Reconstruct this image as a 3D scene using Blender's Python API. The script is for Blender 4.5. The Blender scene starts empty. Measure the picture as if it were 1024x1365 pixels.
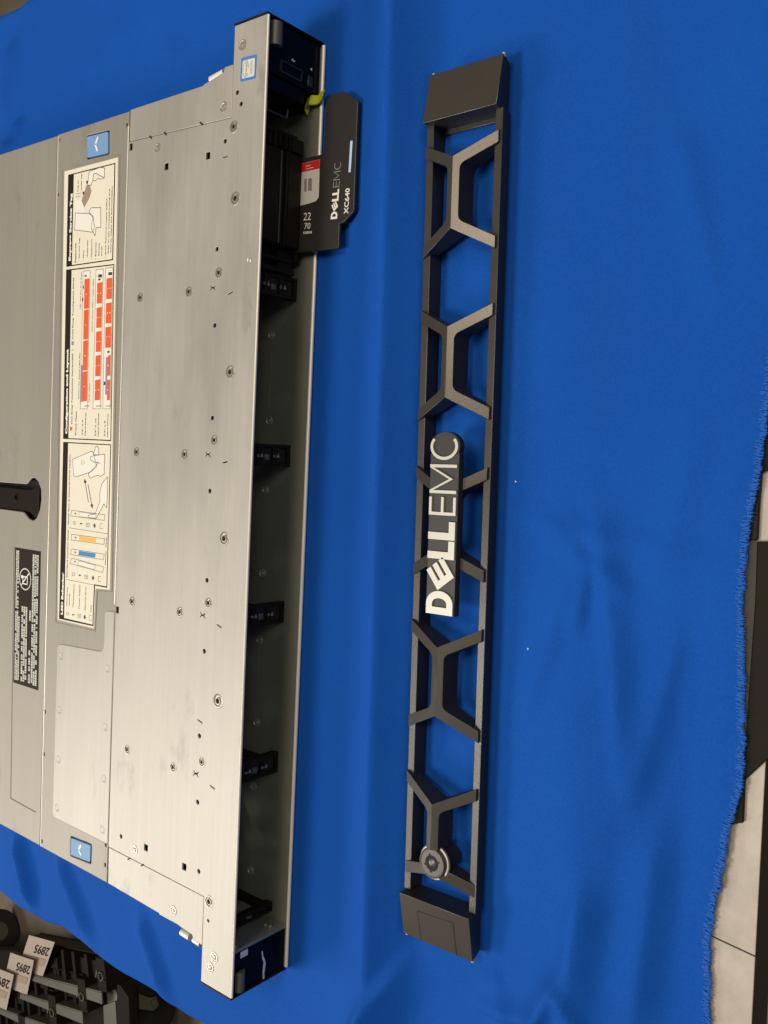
import bpy, bmesh, math, random
from mathutils import Vector, Matrix, noise

random.seed(7)
S = 0.001                                   # everything below is written in millimetres
scene = bpy.context.scene
COL = scene.collection

# ------------------------------------------------------------------ camera
F_PX = 1224.38
CAM = Vector((330.92, 33.49, 349.10))
RW = Matrix(((0.7791615528572834, 0.045996144219841585, -0.6251332891999386),
             (-0.07193884987021948, 0.997276068634533, -0.016286338084421398),
             (0.6226813602705452, 0.05766105831284737, 0.7803480799783298)))
cam_data = bpy.data.cameras.new("camera")
cam = bpy.data.objects.new("camera", cam_data)
COL.objects.link(cam)
cam_data.sensor_fit = 'VERTICAL'
cam_data.sensor_height = 36.0
cam_data.sensor_width = 27.0
cam_data.lens = 36.0 * F_PX / 1365.0
cam_data.clip_start = 0.01
cam_data.clip_end = 60.0
cam.matrix_world = Matrix.Translation(CAM * S) @ RW.transposed().to_4x4()
scene.camera = cam

# ------------------------------------------------------------------ light of the room
world = bpy.data.worlds.new("World")
scene.world = world
world.use_nodes = True
bg = world.node_tree.nodes["Background"]
bg.inputs[0].default_value = (1.0, 0.94, 0.84, 1)
bg.inputs[1].default_value = 0.14


def ceiling_lamp(name, loc, size, watts, target=(0, 0, 0), col=(1.0, 0.95, 0.865)):
    ld = bpy.data.lights.new(name, 'AREA')
    ld.shape = 'RECTANGLE'
    ld.size, ld.size_y = size
    ld.energy = watts
    ld.color = col
    o = bpy.data.objects.new(name, ld)
    COL.objects.link(o)
    o.location = loc
    d = Vector(target) - Vector(loc)
    o.rotation_euler = d.to_track_quat('-Z', 'Y').to_euler()
    return o


ceiling_lamp("ceiling_lamp", (-2.40, -1.60, 1.90), (1.3, 0.9), 62, (-0.1, -0.1, 0))
ceiling_lamp("ceiling_lamp", (-0.58, -0.52, 1.95), (0.5, 0.6), 30)
ceiling_lamp("ceiling_lamp", (0.36, 0.62, 1.95), (0.5, 0.6), 21, col=(1.0, 0.83, 0.64))
ceiling_lamp("ceiling_lamp", (1.90, 1.10, 1.90), (0.9, 0.6), 17)

scene.view_settings.view_transform = 'Standard'
scene.view_settings.look = 'None'
scene.view_settings.gamma = 1.0
scene.view_settings.exposure = -0.36
scene.cycles.max_bounces = 6


# ------------------------------------------------------------------ helpers
def at(px, py, z):
    """point (mm) of the horizontal plane at height z that shows at pixel px, py of the 1024 x 1365 photograph"""
    d = RW.transposed() @ Vector(((px - 512) / F_PX, (682.5 - py) / F_PX, -1))
    return CAM + d * ((z - CAM.z) / d.z)


def atx(px, py, x):
    d = RW.transposed() @ Vector(((px - 512) / F_PX, (682.5 - py) / F_PX, -1))
    return CAM + d * ((x - CAM.x) / d.x)


def xy(px, py, z):
    v = at(px, py, z)
    return (v.x, v.y)


def N(nt, kind, **kw):
    n = nt.nodes.new(kind)
    for k, v in kw.items():
        setattr(n, k, v)
    return n


def material(name, col, rough=0.5, metal=0.0, var=0.0, vscale=40.0, stretch=(1, 1, 1), bump=0.0, bscale=900.0,
             rvar=0.0, spec=0.5, coat=0.0, sheen=0.0, col2=None):
    m = bpy.data.materials.new(name)
    m.use_nodes = True
    nt = m.node_tree
    b = nt.nodes["Principled BSDF"]
    b.inputs["Base Color"].default_value = (*col, 1)
    b.inputs["Roughness"].default_value = rough
    b.inputs["Metallic"].default_value = metal
    b.inputs["Specular IOR Level"].default_value = spec
    b.inputs["Coat Weight"].default_value = coat
    if sheen:
        b.inputs["Sheen Weight"].default_value = sheen
    tc = N(nt, "ShaderNodeNewGeometry")
    mp = N(nt, "ShaderNodeMapping")
    mp.inputs["Scale"].default_value = stretch
    nt.links.new(tc.outputs["Position"], mp.inputs["Vector"])
    if var or rvar:
        ns = N(nt, "ShaderNodeTexNoise")
        ns.inputs["Scale"].default_value = vscale
        ns.inputs["Detail"].default_value = 6
        ns.inputs["Roughness"].default_value = 0.62
        nt.links.new(mp.outputs[0], ns.inputs["Vector"])
        if var:
            mx = N(nt, "ShaderNodeMix", data_type='RGBA')
            c2 = col2 or tuple(c * (1 - var) for c in col)
            c1 = col if col2 else tuple(min(1, c * (1 + var)) for c in col)
            mx.inputs["A"].default_value = (*c2, 1)
            mx.inputs["B"].default_value = (*c1, 1)
            rp = N(nt, "ShaderNodeMapRange")
            rp.inputs["From Min"].default_value = 0.32
            rp.inputs["From Max"].default_value = 0.68
            nt.links.new(ns.outputs["Fac"], rp.inputs["Value"])
            nt.links.new(rp.outputs[0], mx.inputs["Factor"])
            nt.links.new(mx.outputs["Result"], b.inputs["Base Color"])
        if rvar:
            mr = N(nt, "ShaderNodeMapRange")
            mr.inputs["From Min"].default_value = 0.3
            mr.inputs["From Max"].default_value = 0.7
            mr.inputs["To Min"].default_value = rough - rvar
            mr.inputs["To Max"].default_value = rough + rvar
            nt.links.new(ns.outputs["Fac"], mr.inputs["Value"])
            nt.links.new(mr.outputs[0], b.inputs["Roughness"])
    if bump:
        n2 = N(nt, "ShaderNodeTexNoise")
        n2.inputs["Scale"].default_value = bscale
        n2.inputs["Detail"].default_value = 3
        nt.links.new(mp.outputs[0], n2.inputs["Vector"])
        bp = N(nt, "ShaderNodeBump")
        bp.inputs["Strength"].default_value = bump
        bp.inputs["Distance"].default_value = 0.0004
        nt.links.new(n2.outputs["Fac"], bp.inputs["Height"])
        nt.links.new(bp.outputs[0], b.inputs["Normal"])
    return m


M = {
    'steel': material("bare_galvanised_steel", (0.41, 0.39, 0.35), 0.52, 0.42, var=0.10, vscale=26, stretch=(1, 0.28, 1), bump=0.08, bscale=500, rvar=0.05),
    'cover': material("grey_coated_steel", (0.30, 0.28, 0.24), 0.54, 0.3, var=0.05, vscale=9, stretch=(1, 0.4, 1), bump=0.10, bscale=900, rvar=0.03),
    'inner': material("dull_steel_floor", (0.22, 0.23, 0.185), 0.36, 0.35, var=0.12, vscale=25, stretch=(1, 0.5, 1), bump=0.1, bscale=700, rvar=0.06),
    'hem': material("pale_highlight_steel", (0.80, 0.76, 0.67), 0.4, 0.25, var=0.05),  # pale colour carries the edge highlights; also the steel of the side pins
    'rivet': material("pressed_rivet_steel", (0.42, 0.39, 0.34), 0.42, 0.6),
    'black': material("black_plastic", (0.013, 0.010, 0.007), 0.45, spec=0.10, bump=0.15, bscale=1500),
    'gloss': material("glossy_black_plastic", (0.004, 0.005, 0.007), 0.24, spec=0.07, bump=0.03, bscale=300),
    'recess_shade': material("unlit_black", (0.006, 0.006, 0.006), 0.8),  # flat black puts the shade of holes, wells and recesses into the colour
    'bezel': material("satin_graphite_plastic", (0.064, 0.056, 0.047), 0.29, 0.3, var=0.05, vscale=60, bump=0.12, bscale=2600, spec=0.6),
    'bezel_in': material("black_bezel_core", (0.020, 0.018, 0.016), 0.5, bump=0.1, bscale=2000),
    'letter': material("silver_letter", (0.56, 0.54, 0.48), 0.38, 0.25),
    'lock': material("satin_nickel", (0.075, 0.068, 0.06), 0.36, 0.4, var=0.08, vscale=200),
    'tag': material("black_tag_plastic", (0.022, 0.020, 0.018), 0.42, bump=0.2, bscale=2200),
    'white': material("white_print", (0.80, 0.78, 0.72), 0.6),
    'grey_print': material("thin_grey_print", (0.22, 0.20, 0.18), 0.6),
    'cream': material("cream_label_stock", (0.72, 0.68, 0.56), 0.55, var=0.02, vscale=30),
    'brown': material("dark_brown_print", (0.022, 0.014, 0.011), 0.6, spec=0.12),
    'text': material("brown_grey_print", (0.04, 0.03, 0.024), 0.55),
    'terra': material("terracotta_print", (0.72, 0.10, 0.025), 0.5),
    'slate': material("slate_blue_print", (0.22, 0.24, 0.42), 0.5),
    'amber': material("amber_print", (0.85, 0.45, 0.06), 0.5),
    'cyan': material("blue_print", (0.02, 0.22, 0.52), 0.5),
    'paper': material("white_paper_print", (0.76, 0.73, 0.66), 0.55),
    'latch': material("pale_blue_latch", (0.17, 0.32, 0.55), 0.5, spec=0.2, var=0.04),
    'latch_mark': material("pale_latch_mark", (0.78, 0.76, 0.72), 0.4),
    'intel': material("blue_border_print", (0.045, 0.20, 0.55), 0.4),
    'silver': material("silver_sticker", (0.74, 0.72, 0.67), 0.42, 0.2),
    'red': material("red_print", (0.60, 0.02, 0.02), 0.45),
    'ledbar': material("pale_blue_bar", (0.50, 0.66, 0.90), 0.3),
    'lime': material("lime_plastic", (0.42, 0.48, 0.03), 0.45, var=0.12, vscale=150),
    'grey_metal': material("grey_painted_metal", (0.12, 0.113, 0.092), 0.5, 0.3, var=0.1, vscale=20),
    'olive': material("dark_olive_case", (0.012, 0.010, 0.006), 0.6, var=0.1, vscale=30, bump=0.1, spec=0.1),
    'rubber': material("black_rubber", (0.012, 0.011, 0.010), 0.65),
    'zinc': material("greenish_zinc_fork", (0.20, 0.22, 0.15), 0.45, 0.4, var=0.1),
    'card': material("pinkish_paper_card", (0.46, 0.38, 0.31), 0.6, var=0.03),
    'laminate': material("pale_marbled_laminate", (0.41, 0.36, 0.30), 0.42, var=0.14, vscale=55, bump=0.35, bscale=120),
    'floor': material("brown_concrete_floor", (0.15, 0.115, 0.078), 0.7, var=0.35, vscale=5, bump=0.3, bscale=60),
    'bay_print': material("dim_grey_print", (0.22, 0.22, 0.22), 0.6),
    'dark_rim': material("dull_grey_rim", (0.05, 0.046, 0.038), 0.6, spec=0.15),
    'dark_metal': material("dark_screw", (0.10, 0.09, 0.075), 0.35, 0.9),
}


def cloth_material():
    m = bpy.data.materials.new("royal_blue_cotton")
    m.use_nodes = True
    nt = m.node_tree
    b = nt.nodes["Principled BSDF"]
    b.inputs["Roughness"].default_value = 0.82
    b.inputs["Specular IOR Level"].default_value = 0.10
    b.inputs["Sheen Weight"].default_value = 0.03
    b.inputs["Sheen Roughness"].default_value = 0.5
    b.inputs["Sheen Tint"].default_value = (0.25, 0.5, 1, 1)
    g = N(nt, "ShaderNodeNewGeometry")
    n1 = N(nt, "ShaderNodeTexNoise")
    n1.inputs["Scale"].default_value = 9
    n1.inputs["Detail"].default_value = 7
    n2 = N(nt, "ShaderNodeTexNoise")
    n2.inputs["Scale"].default_value = 900
    n2.inputs["Detail"].default_value = 2
    for n in (n1, n2):
        nt.links.new(g.outputs["Position"], n.inputs["Vector"])
    mx = N(nt, "ShaderNodeMix", data_type='RGBA')
    mx.inputs["A"].default_value = (0.0036, 0.061, 0.330, 1)
    mx.inputs["B"].default_value = (0.0060, 0.084, 0.410, 1)
    nt.links.new(n1.outputs["Fac"], mx.inputs["Factor"])
    mx2 = N(nt, "ShaderNodeMix", data_type='RGBA', blend_type='MULTIPLY')
    mx2.inputs["Factor"].default_value = 1
    rp = N(nt, "ShaderNodeMapRange")
    rp.inputs["From Min"].default_value = 0.3
    rp.inputs["From Max"].default_value = 0.7
    rp.inputs["To Min"].default_value = 0.93
    rp.inputs["To Max"].default_value = 1.07
    nt.links.new(n2.outputs["Fac"], rp.inputs["Value"])
    nt.links.new(mx.outputs["Result"], mx2.inputs["A"])
    nt.links.new(rp.outputs[0], mx2.inputs["B"])
    nt.links.new(mx2.outputs["Result"], b.inputs["Base Color"])
    # woven threads as fine relief
    ad = N(nt, "ShaderNodeTexNoise")
    ad.inputs["Scale"].default_value = 1500
    ad.inputs["Detail"].default_value = 1
    nt.links.new(g.outputs["Position"], ad.inputs["Vector"])
    ad2 = N(nt, "ShaderNodeMath", operation='MULTIPLY_ADD')
    n3 = N(nt, "ShaderNodeTexNoise")
    n3.inputs["Scale"].default_value = 45
    n3.inputs["Detail"].default_value = 5
    nt.links.new(g.outputs["Position"], n3.inputs["Vector"])
    nt.links.new(n3.outputs["Fac"], ad2.inputs[0])
    ad2.inputs[1].default_value = 3.0
    nt.links.new(ad.outputs[0], ad2.inputs[2])
    bp = N(nt, "ShaderNodeBump")
    bp.inputs["Strength"].default_value = 0.22
    bp.inputs["Distance"].default_value = 0.0003
    nt.links.new(ad2.outputs[0], bp.inputs["Height"])
    nt.links.new(bp.outputs[0], b.inputs["Normal"])
    return m


def smudges(m, amount):
    """fingermarks and fine brushed streaks worked over a steel material"""
    nt = m.node_tree
    b = nt.nodes["Principled BSDF"]
    old = b.inputs["Base Color"].links[0].from_socket
    g = N(nt, "ShaderNodeNewGeometry")
    mp = N(nt, "ShaderNodeMapping")
    mp.inputs["Scale"].default_value = (1, .45, 1)
    n = N(nt, "ShaderNodeTexNoise")
    n.inputs["Scale"].default_value = 34
    n.inputs["Detail"].default_value = 8
    n.inputs["Roughness"].default_value = 0.7
    r = N(nt, "ShaderNodeMapRange")
    r.inputs["From Min"].default_value = 0.60
    r.inputs["From Max"].default_value = 0.74
    r.inputs["To Min"].default_value = 1.0
    r.inputs["To Max"].default_value = 1 - amount
    m2 = N(nt, "ShaderNodeMapping")
    m2.inputs["Scale"].default_value = (1, .012, 1)
    n2 = N(nt, "ShaderNodeTexNoise")
    n2.inputs["Scale"].default_value = 700
    n2.inputs["Detail"].default_value = 2
    r2 = N(nt, "ShaderNodeMapRange")
    r2.inputs["From Min"].default_value = 0.3
    r2.inputs["From Max"].default_value = 0.7
    r2.inputs["To Min"].default_value = 0.965
    r2.inputs["To Max"].default_value = 1.03
    mul = N(nt, "ShaderNodeMath", operation='MULTIPLY')
    mx = N(nt, "ShaderNodeMix", data_type='RGBA', blend_type='MULTIPLY')
    mx.inputs["Factor"].default_value = 1
    L = nt.links.new
    L(g.outputs["Position"], mp.inputs["Vector"])
    L(g.outputs["Position"], m2.inputs["Vector"])
    L(mp.outputs[0], n.inputs["Vector"])
    L(m2.outputs[0], n2.inputs["Vector"])
    L(n.outputs["Fac"], r.inputs["Value"])
    L(n2.outputs["Fac"], r2.inputs["Value"])
    L(r.outputs[0], mul.inputs[0])
    L(r2.outputs[0], mul.inputs[1])
    L(old, mx.inputs["A"])
    L(mul.outputs[0], mx.inputs["B"])
    L(mx.outputs["Result"], b.inputs["Base Color"])


smudges(M['steel'], .30)
smudges(M['cover'], .18)
M['cloth'] = cloth_material()
M['fringe'] = material("loose_blue_threads", (0.008, 0.10, 0.45), 0.85)


def tag(o, label=None, cat=None, group=None, kind=None):
    for k, v in (('label', label), ('category', cat), ('group', group), ('kind', kind)):
        if v:
            o[k] = v
    return o


def empty(name, loc=(0, 0, 0), rz=0.0):
    o = bpy.data.objects.new(name, None)
    o.empty_display_size = 0.02
    COL.objects.link(o)
    o.location = Vector(loc) * S
    o.rotation_euler = (0, 0, rz)
    return o


def link(name, me, mat, parent=None, bevel=0.0, segs=2, smooth=True):
    if mat is not None and not me.materials:
        me.materials.append(mat)
    if smooth and len(me.polygons):
        me.polygons.foreach_set("use_smooth", [True] * len(me.polygons))
        me.set_sharp_from_angle(angle=math.radians(32))
    o = bpy.data.objects.new(name, me)
    COL.objects.link(o)
    if parent is not None:
        o.parent = parent
    if bevel:
        b = o.modifiers.new("bevel", 'BEVEL')
        b.width = bevel * S
        b.segments = segs
        b.limit_method = 'ANGLE'
        b.angle_limit = math.radians(40)
        b.harden_normals = False
    return o


class MB:
    """collects shapes (mm) that become ONE mesh"""
    def __init__(self):
        self.v, self.f = [], []

    def add(self, vs, fs):
        k = len(self.v)
        self.v += [tuple(p) for p in vs]
        self.f += [tuple(i + k for i in f) for f in fs]
        return self

    def box(self, x0, x1, y0, y1, z0, z1):
        vs = [(x, y, z) for z in (z0, z1) for (x, y) in ((x0, y0), (x1, y0), (x1, y1), (x0, y1))]
        return self.add(vs, [(3, 2, 1, 0), (4, 5, 6, 7), (0, 1, 5, 4), (1, 2, 6, 5), (2, 3, 7, 6), (3, 0, 4, 7)])

    def prism(self, poly, z0, z1):
        """poly of (x, y) or (x, y, ztop)"""
        a = sum(poly[i][0] * poly[(i + 1) % len(poly)][1] - poly[(i + 1) % len(poly)][0] * poly[i][1] for i in range(len(poly)))
        if a < 0:
            poly = poly[::-1]
        n = len(poly)
        vs = [(p[0], p[1], z0) for p in poly] + [(p[0], p[1], p[2] if len(p) > 2 else z1) for p in poly]
        fs = [tuple(range(n - 1, -1, -1)), tuple(range(n, 2 * n))] + [(i, (i + 1) % n, (i + 1) % n + n, i + n) for i in range(n)]
        return self.add(vs, fs)

    def flat(self, poly, z):
        a = sum(poly[i][0] * poly[(i + 1) % len(poly)][1] - poly[(i + 1) % len(poly)][0] * poly[i][1] for i in range(len(poly)))
        if a < 0:
            poly = poly[::-1]
        return self.add([(p[0], p[1], z) for p in poly], [tuple(range(len(poly)))])

    def lathe(self, cx, cy, prof, n=20, axis='z', close=True):
        """prof of (r, h); axis z: h is z; axis x: h is x and cx, cy are y, z"""
        vs = []
        for r, h in prof:
            for i in range(n):
                a = 2 * math.pi * i / n
                c, s = r * math.cos(a), r * math.sin(a)
                vs.append((cx + c, cy + s, h) if axis == 'z' else ((h, cx + c, cy + s) if axis == 'x' else (cx + s, h, cy + c)))
        fs = []
        for k in range(len(prof) - 1):
            for i in range(n):
                j = (i + 1) % n
                fs.append((k * n + i, k * n + j, (k + 1) * n + j, (k + 1) * n + i))
        if close:
            fs.append(tuple(range(n - 1, -1, -1)))
            fs.append(tuple((len(prof) - 1) * n + i for i in range(n)))
        return self.add(vs, fs)

    def bar(self, a, b, w, h, up=(0, 0, 1)):
        a, b, up = Vector(a), Vector(b), Vector(up)
        d = (b - a).normalized()
        s = d.cross(up).normalized() * (w / 2)
        t = s.cross(d).normalized() * (h / 2)
        vs = [p + q for p in (a, b) for q in (-s - t, s - t, s + t, -s + t)]
        return self.add(vs, [(3, 2, 1, 0), (4, 5, 6, 7), (0, 1, 5, 4), (1, 2, 6, 5), (2, 3, 7, 6), (3, 0, 4, 7)])

    def tube(self, pts, r, n=8):
        pts = [Vector(p) for p in pts]
        vs, fs = [], []
        for k, p in enumerate(pts):
            d = (pts[min(k + 1, len(pts) - 1)] - pts[max(k - 1, 0)]).normalized()
            u = d.orthogonal().normalized()
            if abs(d.z) < 0.9:
                u = d.cross(Vector((0, 0, 1))).normalized()
            w = d.cross(u)
            for i in range(n):
                a = 2 * math.pi * i / n
                vs.append(p + (u * math.cos(a) + w * math.sin(a)) * r)
        for k in range(len(pts) - 1):
            for i in range(n):
                j = (i + 1) % n
                fs.append((k * n + i, k * n + j, (k + 1) * n + j, (k + 1) * n + i))
        fs.append(tuple(range(n - 1, -1, -1)))
        fs.append(tuple((len(pts) - 1) * n + i for i in range(n)))
        return self.add(vs, fs)

    def line(self, pts, w, z):
        """a flat printed line through (x, y) points"""
        for (a, b) in zip(pts, pts[1:]):
            a, b = Vector(a[:2]), Vector(b[:2])
            d = (b - a)
            if d.length < 1e-6:
                continue
            d.normalize()
            n = Vector((-d.y, d.x)) * (w / 2)
            e = d * (w * 0.3)
            self.flat([a - e - n, b + e - n, b + e + n, a - e + n], z)
        return self

    def mesh(self, name, off=(0, 0, 0)):
        me = bpy.data.meshes.new(name)
        ox, oy, oz = off
        me.from_pydata([((x - ox) * S, (y - oy) * S, (z - oz) * S) for x, y, z in self.v], [], self.f)
        bm = bmesh.new()
        bm.from_mesh(me)
        bmesh.ops.recalc_face_normals(bm, faces=bm.faces) if len(bm.faces) > 1 and any(len(e.link_faces) > 1 for e in bm.edges) else None
        bm.to_mesh(me)
        bm.free()
        me.update()
        return me

    def build(self, name, mat, parent=None, bevel=0.0, off=(0, 0, 0), smooth=True):
        return link(name, self.mesh(name, off), mat, parent, bevel, smooth=smooth)


def curve_mesh(cu):
    o = bpy.data.objects.new("tmp", cu)
    me = bpy.data.meshes.new_from_object(o)
    bpy.data.objects.remove(o)
    return me


def circle(cx, cy, r, n=16):
    return [(cx + r * math.cos(2 * math.pi * i / n), cy + r * math.sin(2 * math.pi * i / n)) for i in range(n)]


def plate(name, outer, holes, z0, z1, mat, parent=None, bevel=0.25, off=(0, 0, 0), res=2):
    """a sheet with real holes and a rolled edge"""
    cu = bpy.data.curves.new(name, 'CURVE')
    cu.dimensions = '2D'
    cu.fill_mode = 'BOTH'
    cu.extrude = (z1 - z0) / 2 * S - bevel * S
    cu.bevel_depth = bevel * S
    cu.bevel_resolution = res
    cu.offset = -bevel * S
    for loop in [outer] + list(holes):
        sp = cu.splines.new('POLY')
        sp.points.add(len(loop) - 1)
        for p, q in zip(sp.points, loop):
            p.co = ((q[0] - off[0]) * S, (q[1] - off[1]) * S, 0, 1)
        sp.use_cyclic_u = True
    me = curve_mesh(cu)
    me.transform(Matrix.Translation((0, 0, ((z0 + z1) / 2 - off[2]) * S)))
    return link(name, me, mat, parent)


_tcache = {}


def glyphs(s, bold):
    k = (s, bold)
    if k not in _tcache:
        cu = bpy.data.curves.new("txt", 'FONT')
        cu.body = s
        cu.size = 1
        cu.offset = bold
        cu.resolution_u = 3
        cu.fill_mode = 'FRONT'
        me = curve_mesh(cu)
        vs = [tuple(v.co) for v in me.vertices]
        fs = [tuple(p.vertices) for p in me.polygons]
        bpy.data.meshes.remove(me)
        _tcache[k] = (vs, fs)
    return _tcache[k]


def text(mb, s, p0, p1, h, z, bold=0.0, thick=0.0):
    """lettering whose baseline runs from p0 to p1 (x, y in mm), capitals h high, lying at height z"""
    vs, fs = glyphs(s, bold)
    if not vs:
        return mb
    x0, x1 = min(v[0] for v in vs), max(v[0] for v in vs)
    p0, p1 = Vector(p0[:2]), Vector(p1[:2])
    d = p1 - p0
    sx = d.length / (x1 - x0)
    d.normalize()
    n = Vector((-d.y, d.x))
    sy = h / 0.73
    out = [p0 + d * ((v[0] - x0) * sx) + n * (v[1] * sy) for v in vs]
    mb.add([(p.x, p.y, z) for p in out], fs)
    return mb


def quad(mb, pts, z):
    return mb.flat([xy(px, py, z) for px, py in pts], z)


def rounded(poly, r, n=4):
    """corners of a polygon rounded with radius r (r may be a list)"""
    out = []
    L = len(poly)
    for i in range(L):
        p, a, b = Vector(poly[i][:2]), Vector(poly[i - 1][:2]), Vector(poly[(i + 1) % L][:2])
        rr = r[i] if isinstance(r, (list, tuple)) else r
        if rr <= 0:
            out.append((p.x, p.y))
            continue
        u, v = (a - p), (b - p)
        t = min(rr, u.length * 0.48, v.length * 0.48)
        u.normalize()
        v.normalize()
        s, e = p + u * t, p + v * t
        for k in range(n + 1):
            f = k / n
            q = s.lerp(p, f).lerp(p.lerp(e, f), f)
            out.append((q.x, q.y))
    return out


H = 40.4          # height of the top sheets of the server

# ================================================================== SETTING
mb = MB()
mb.box(-9000, 9000, -9000, 9000, -760, -750)
tag(mb.build('floor', M['floor'], smooth=False), kind='structure')

# ------------------------------------------------------------------ table (pale laminate shows past the cloth)
Ta, Tb = at(1022, 1010, -2), at(1003, 1365, -2)
slope = (Tb.x - Ta.x) / (Tb.y - Ta.y)
edge = lambda y: Ta.x + slope * (y - Ta.y)
YB, YT = -276.0, 268.0
table = tag(empty('table', (0, 0, -750)), 'pale marbled laminate tabletop showing past the frayed right edge of the blue cloth', 'table')
ys = at(975, 1258, -2).y
ang_s = at(1005, 1265, -2).y - at(950, 1255, -2).y
t1 = [(-900, ys + .3), (edge(ys) - 40, ys + 3), (edge(ys), ys - 1.2), (edge(YT), YT), (-900, YT)]
t2 = [(-900, ys + .05), (edge(ys) - 40, ys + 2.75), (edge(ys), ys - 1.45), (edge(YB), YB), (-900, YB)]
for t in (t1, t2):
    m_ = MB().prism(t, -22, -1.5)
    bo = m_.build('board', M['laminate'], table, bevel=0.4, off=(0, 0, -750))
    bo.data.materials.append(M['dark_rim'])
    for p in bo.data.polygons:
        p.material_index = 0 if p.normal.z > .5 else 1
for (x, y) in ((-860, -255), (-860, 300), (180, -255), (180, 300)):
    MB().lathe(x, y, [(16, -750), (16, -22)], 16).build('leg', M['grey_metal'], table, off=(0, 0, -750))


# ------------------------------------------------------------------ cloth
EDGE_PX = [(1046, 380), (1031, 500), (1023.5, 560), (1014, 630), (1005, 676), (998.5, 720), (994, 760), (991, 800), (993, 880), (993.5, 1000), (990, 1050),
           (980, 1085), (974, 1102), (966, 1153), (957, 1192), (949, 1228), (946, 1258), (945.5, 1365), (943, 1440)]
EDGE = sorted([(at(px, py, 1.5).y, at(px, py, 1.5).x) for px, py in EDGE_PX])


def lerp_tab(tab, q):
    if q <= tab[0][0]:
        return tab[0][1]
    for (a, b), (c, d) in zip(tab, tab[1:]):
        if q <= c:
            return b + (d - b) * (q - a) / (c - a)
    return tab[-1][1]


LOW_PX = [(-70, 1150), (0, 1180), (24, 1202), (58, 1220), (79, 1227), (117, 1256), (164, 1288), (211, 1315), (249, 1343), (293, 1366), (380, 1410)]
LOW = sorted([(at(px, py, -1).x, at(px, py, -1).y) for px, py in LOW_PX])
TOP_PX = [(-60, 50), (0, 30), (26, 18), (34, 10), (57, -1), (110, -28), (200, -60)]
TOPE = sorted([(at(px, py, -1).x, at(px, py, -1).y) for px, py in TOP_PX])
xr_edge = lambda y: lerp_tab(EDGE, y) + 0.9 * noise.noise((0, y * 0.21, 3)) + 0.5 * noise.noise((5, y * 0.9, 1))
yb_edge = lambda x: lerp_tab(LOW, x)
yt_edge = lambda x: lerp_tab(TOPE, x)


def sm(a, b, v):
    t = max(0.0, min(1.0, (v - a) / (b - a)))
    return t * t * (3 - 2 * t)


def ridge(x, y, a, b, h, w, w2=None):
    """a fold from a to b (mm): height h, half-widths w (left of the way a -> b) and w2"""
    a, b = Vector(a), Vector(b)
    d = b - a
    L = d.length
    d /= L
    q = Vector((x, y)) - a
    s = q.dot(d) / L
    o = d.x * q.y - d.y * q.x
    ww = w if o > 0 else (w2 or w)
    f = max(0.0, 1 - abs(o) / ww)
    f = 0.55 * f ** 1.6 + 0.45 * f * f * (3 - 2 * f)
    e = sm(-0.25, 0.2, s) * (1 - sm(0.75, 1.25, s))
    return h * f * e


P_ = lambda px, py: xy(px, py, 0)
FOLDS = [  # (pixel a, pixel b, height, width, width2)
    (P_(800, 700), P_(835, 1010), 2.2, 12, 7),
    (P_(770, 740), P_(700, 960), 1.8, 10, 16),
    (P_(900, 860), P_(850, 1060), 1.6, 9, 12),
    (P_(722, 1365), P_(760, 1290), 3.2, 10, 5),
    (P_(760, 1300), P_(800, 1380), 2.4, 5, 12),
    (P_(640, 1340), P_(730, 1350), 2.0, 9, 5),
    (P_(790, 1180), P_(770, 1330), 3.0, 14, 10),
    (P_(880, 1120), P_(850, 1365), 2.6, 12, 16),
    (P_(905, 180), P_(960, 420), 1.5, 12, 12),
    (P_(930, 560), P_(880, 760), 1.2, 14, 12),
    (P_(735, 700), P_(800, 765), 1.0, 6, 10),
    (P_(790, 745), P_(770, 840), 1.6, 4, 9),
    (P_(800, 750), P_(840, 800), .8, 8, 5),
    (P_(700, 690), P_(980, 760), 0.9, 10, 10),
    (P_(545, 1283), P_(478, 1375), 3.2, 20, 7),
    (P_(655, 1290), P_(700, 1390), 2.0, 10, 16),
    (P_(25, 1120), P_(45, 1205), 5.0, 9, 13),
    (P_(80, 1150), P_(120, 1250), 4.0, 12, 8),
    (P_(190, 1225), P_(225, 1325), 3.6, 10, 14),
    (P_(0, 150), P_(20, 60), 4.0, 14, 18),
    (P_(5, 200), P_(30, 165), 4.0, 9, 12),
    (P_(120, 100), P_(170, 30), 1.6, 24, 20),
    (P_(235, 60), P_(215, 140), 1.6, 20, 26),
]


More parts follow.
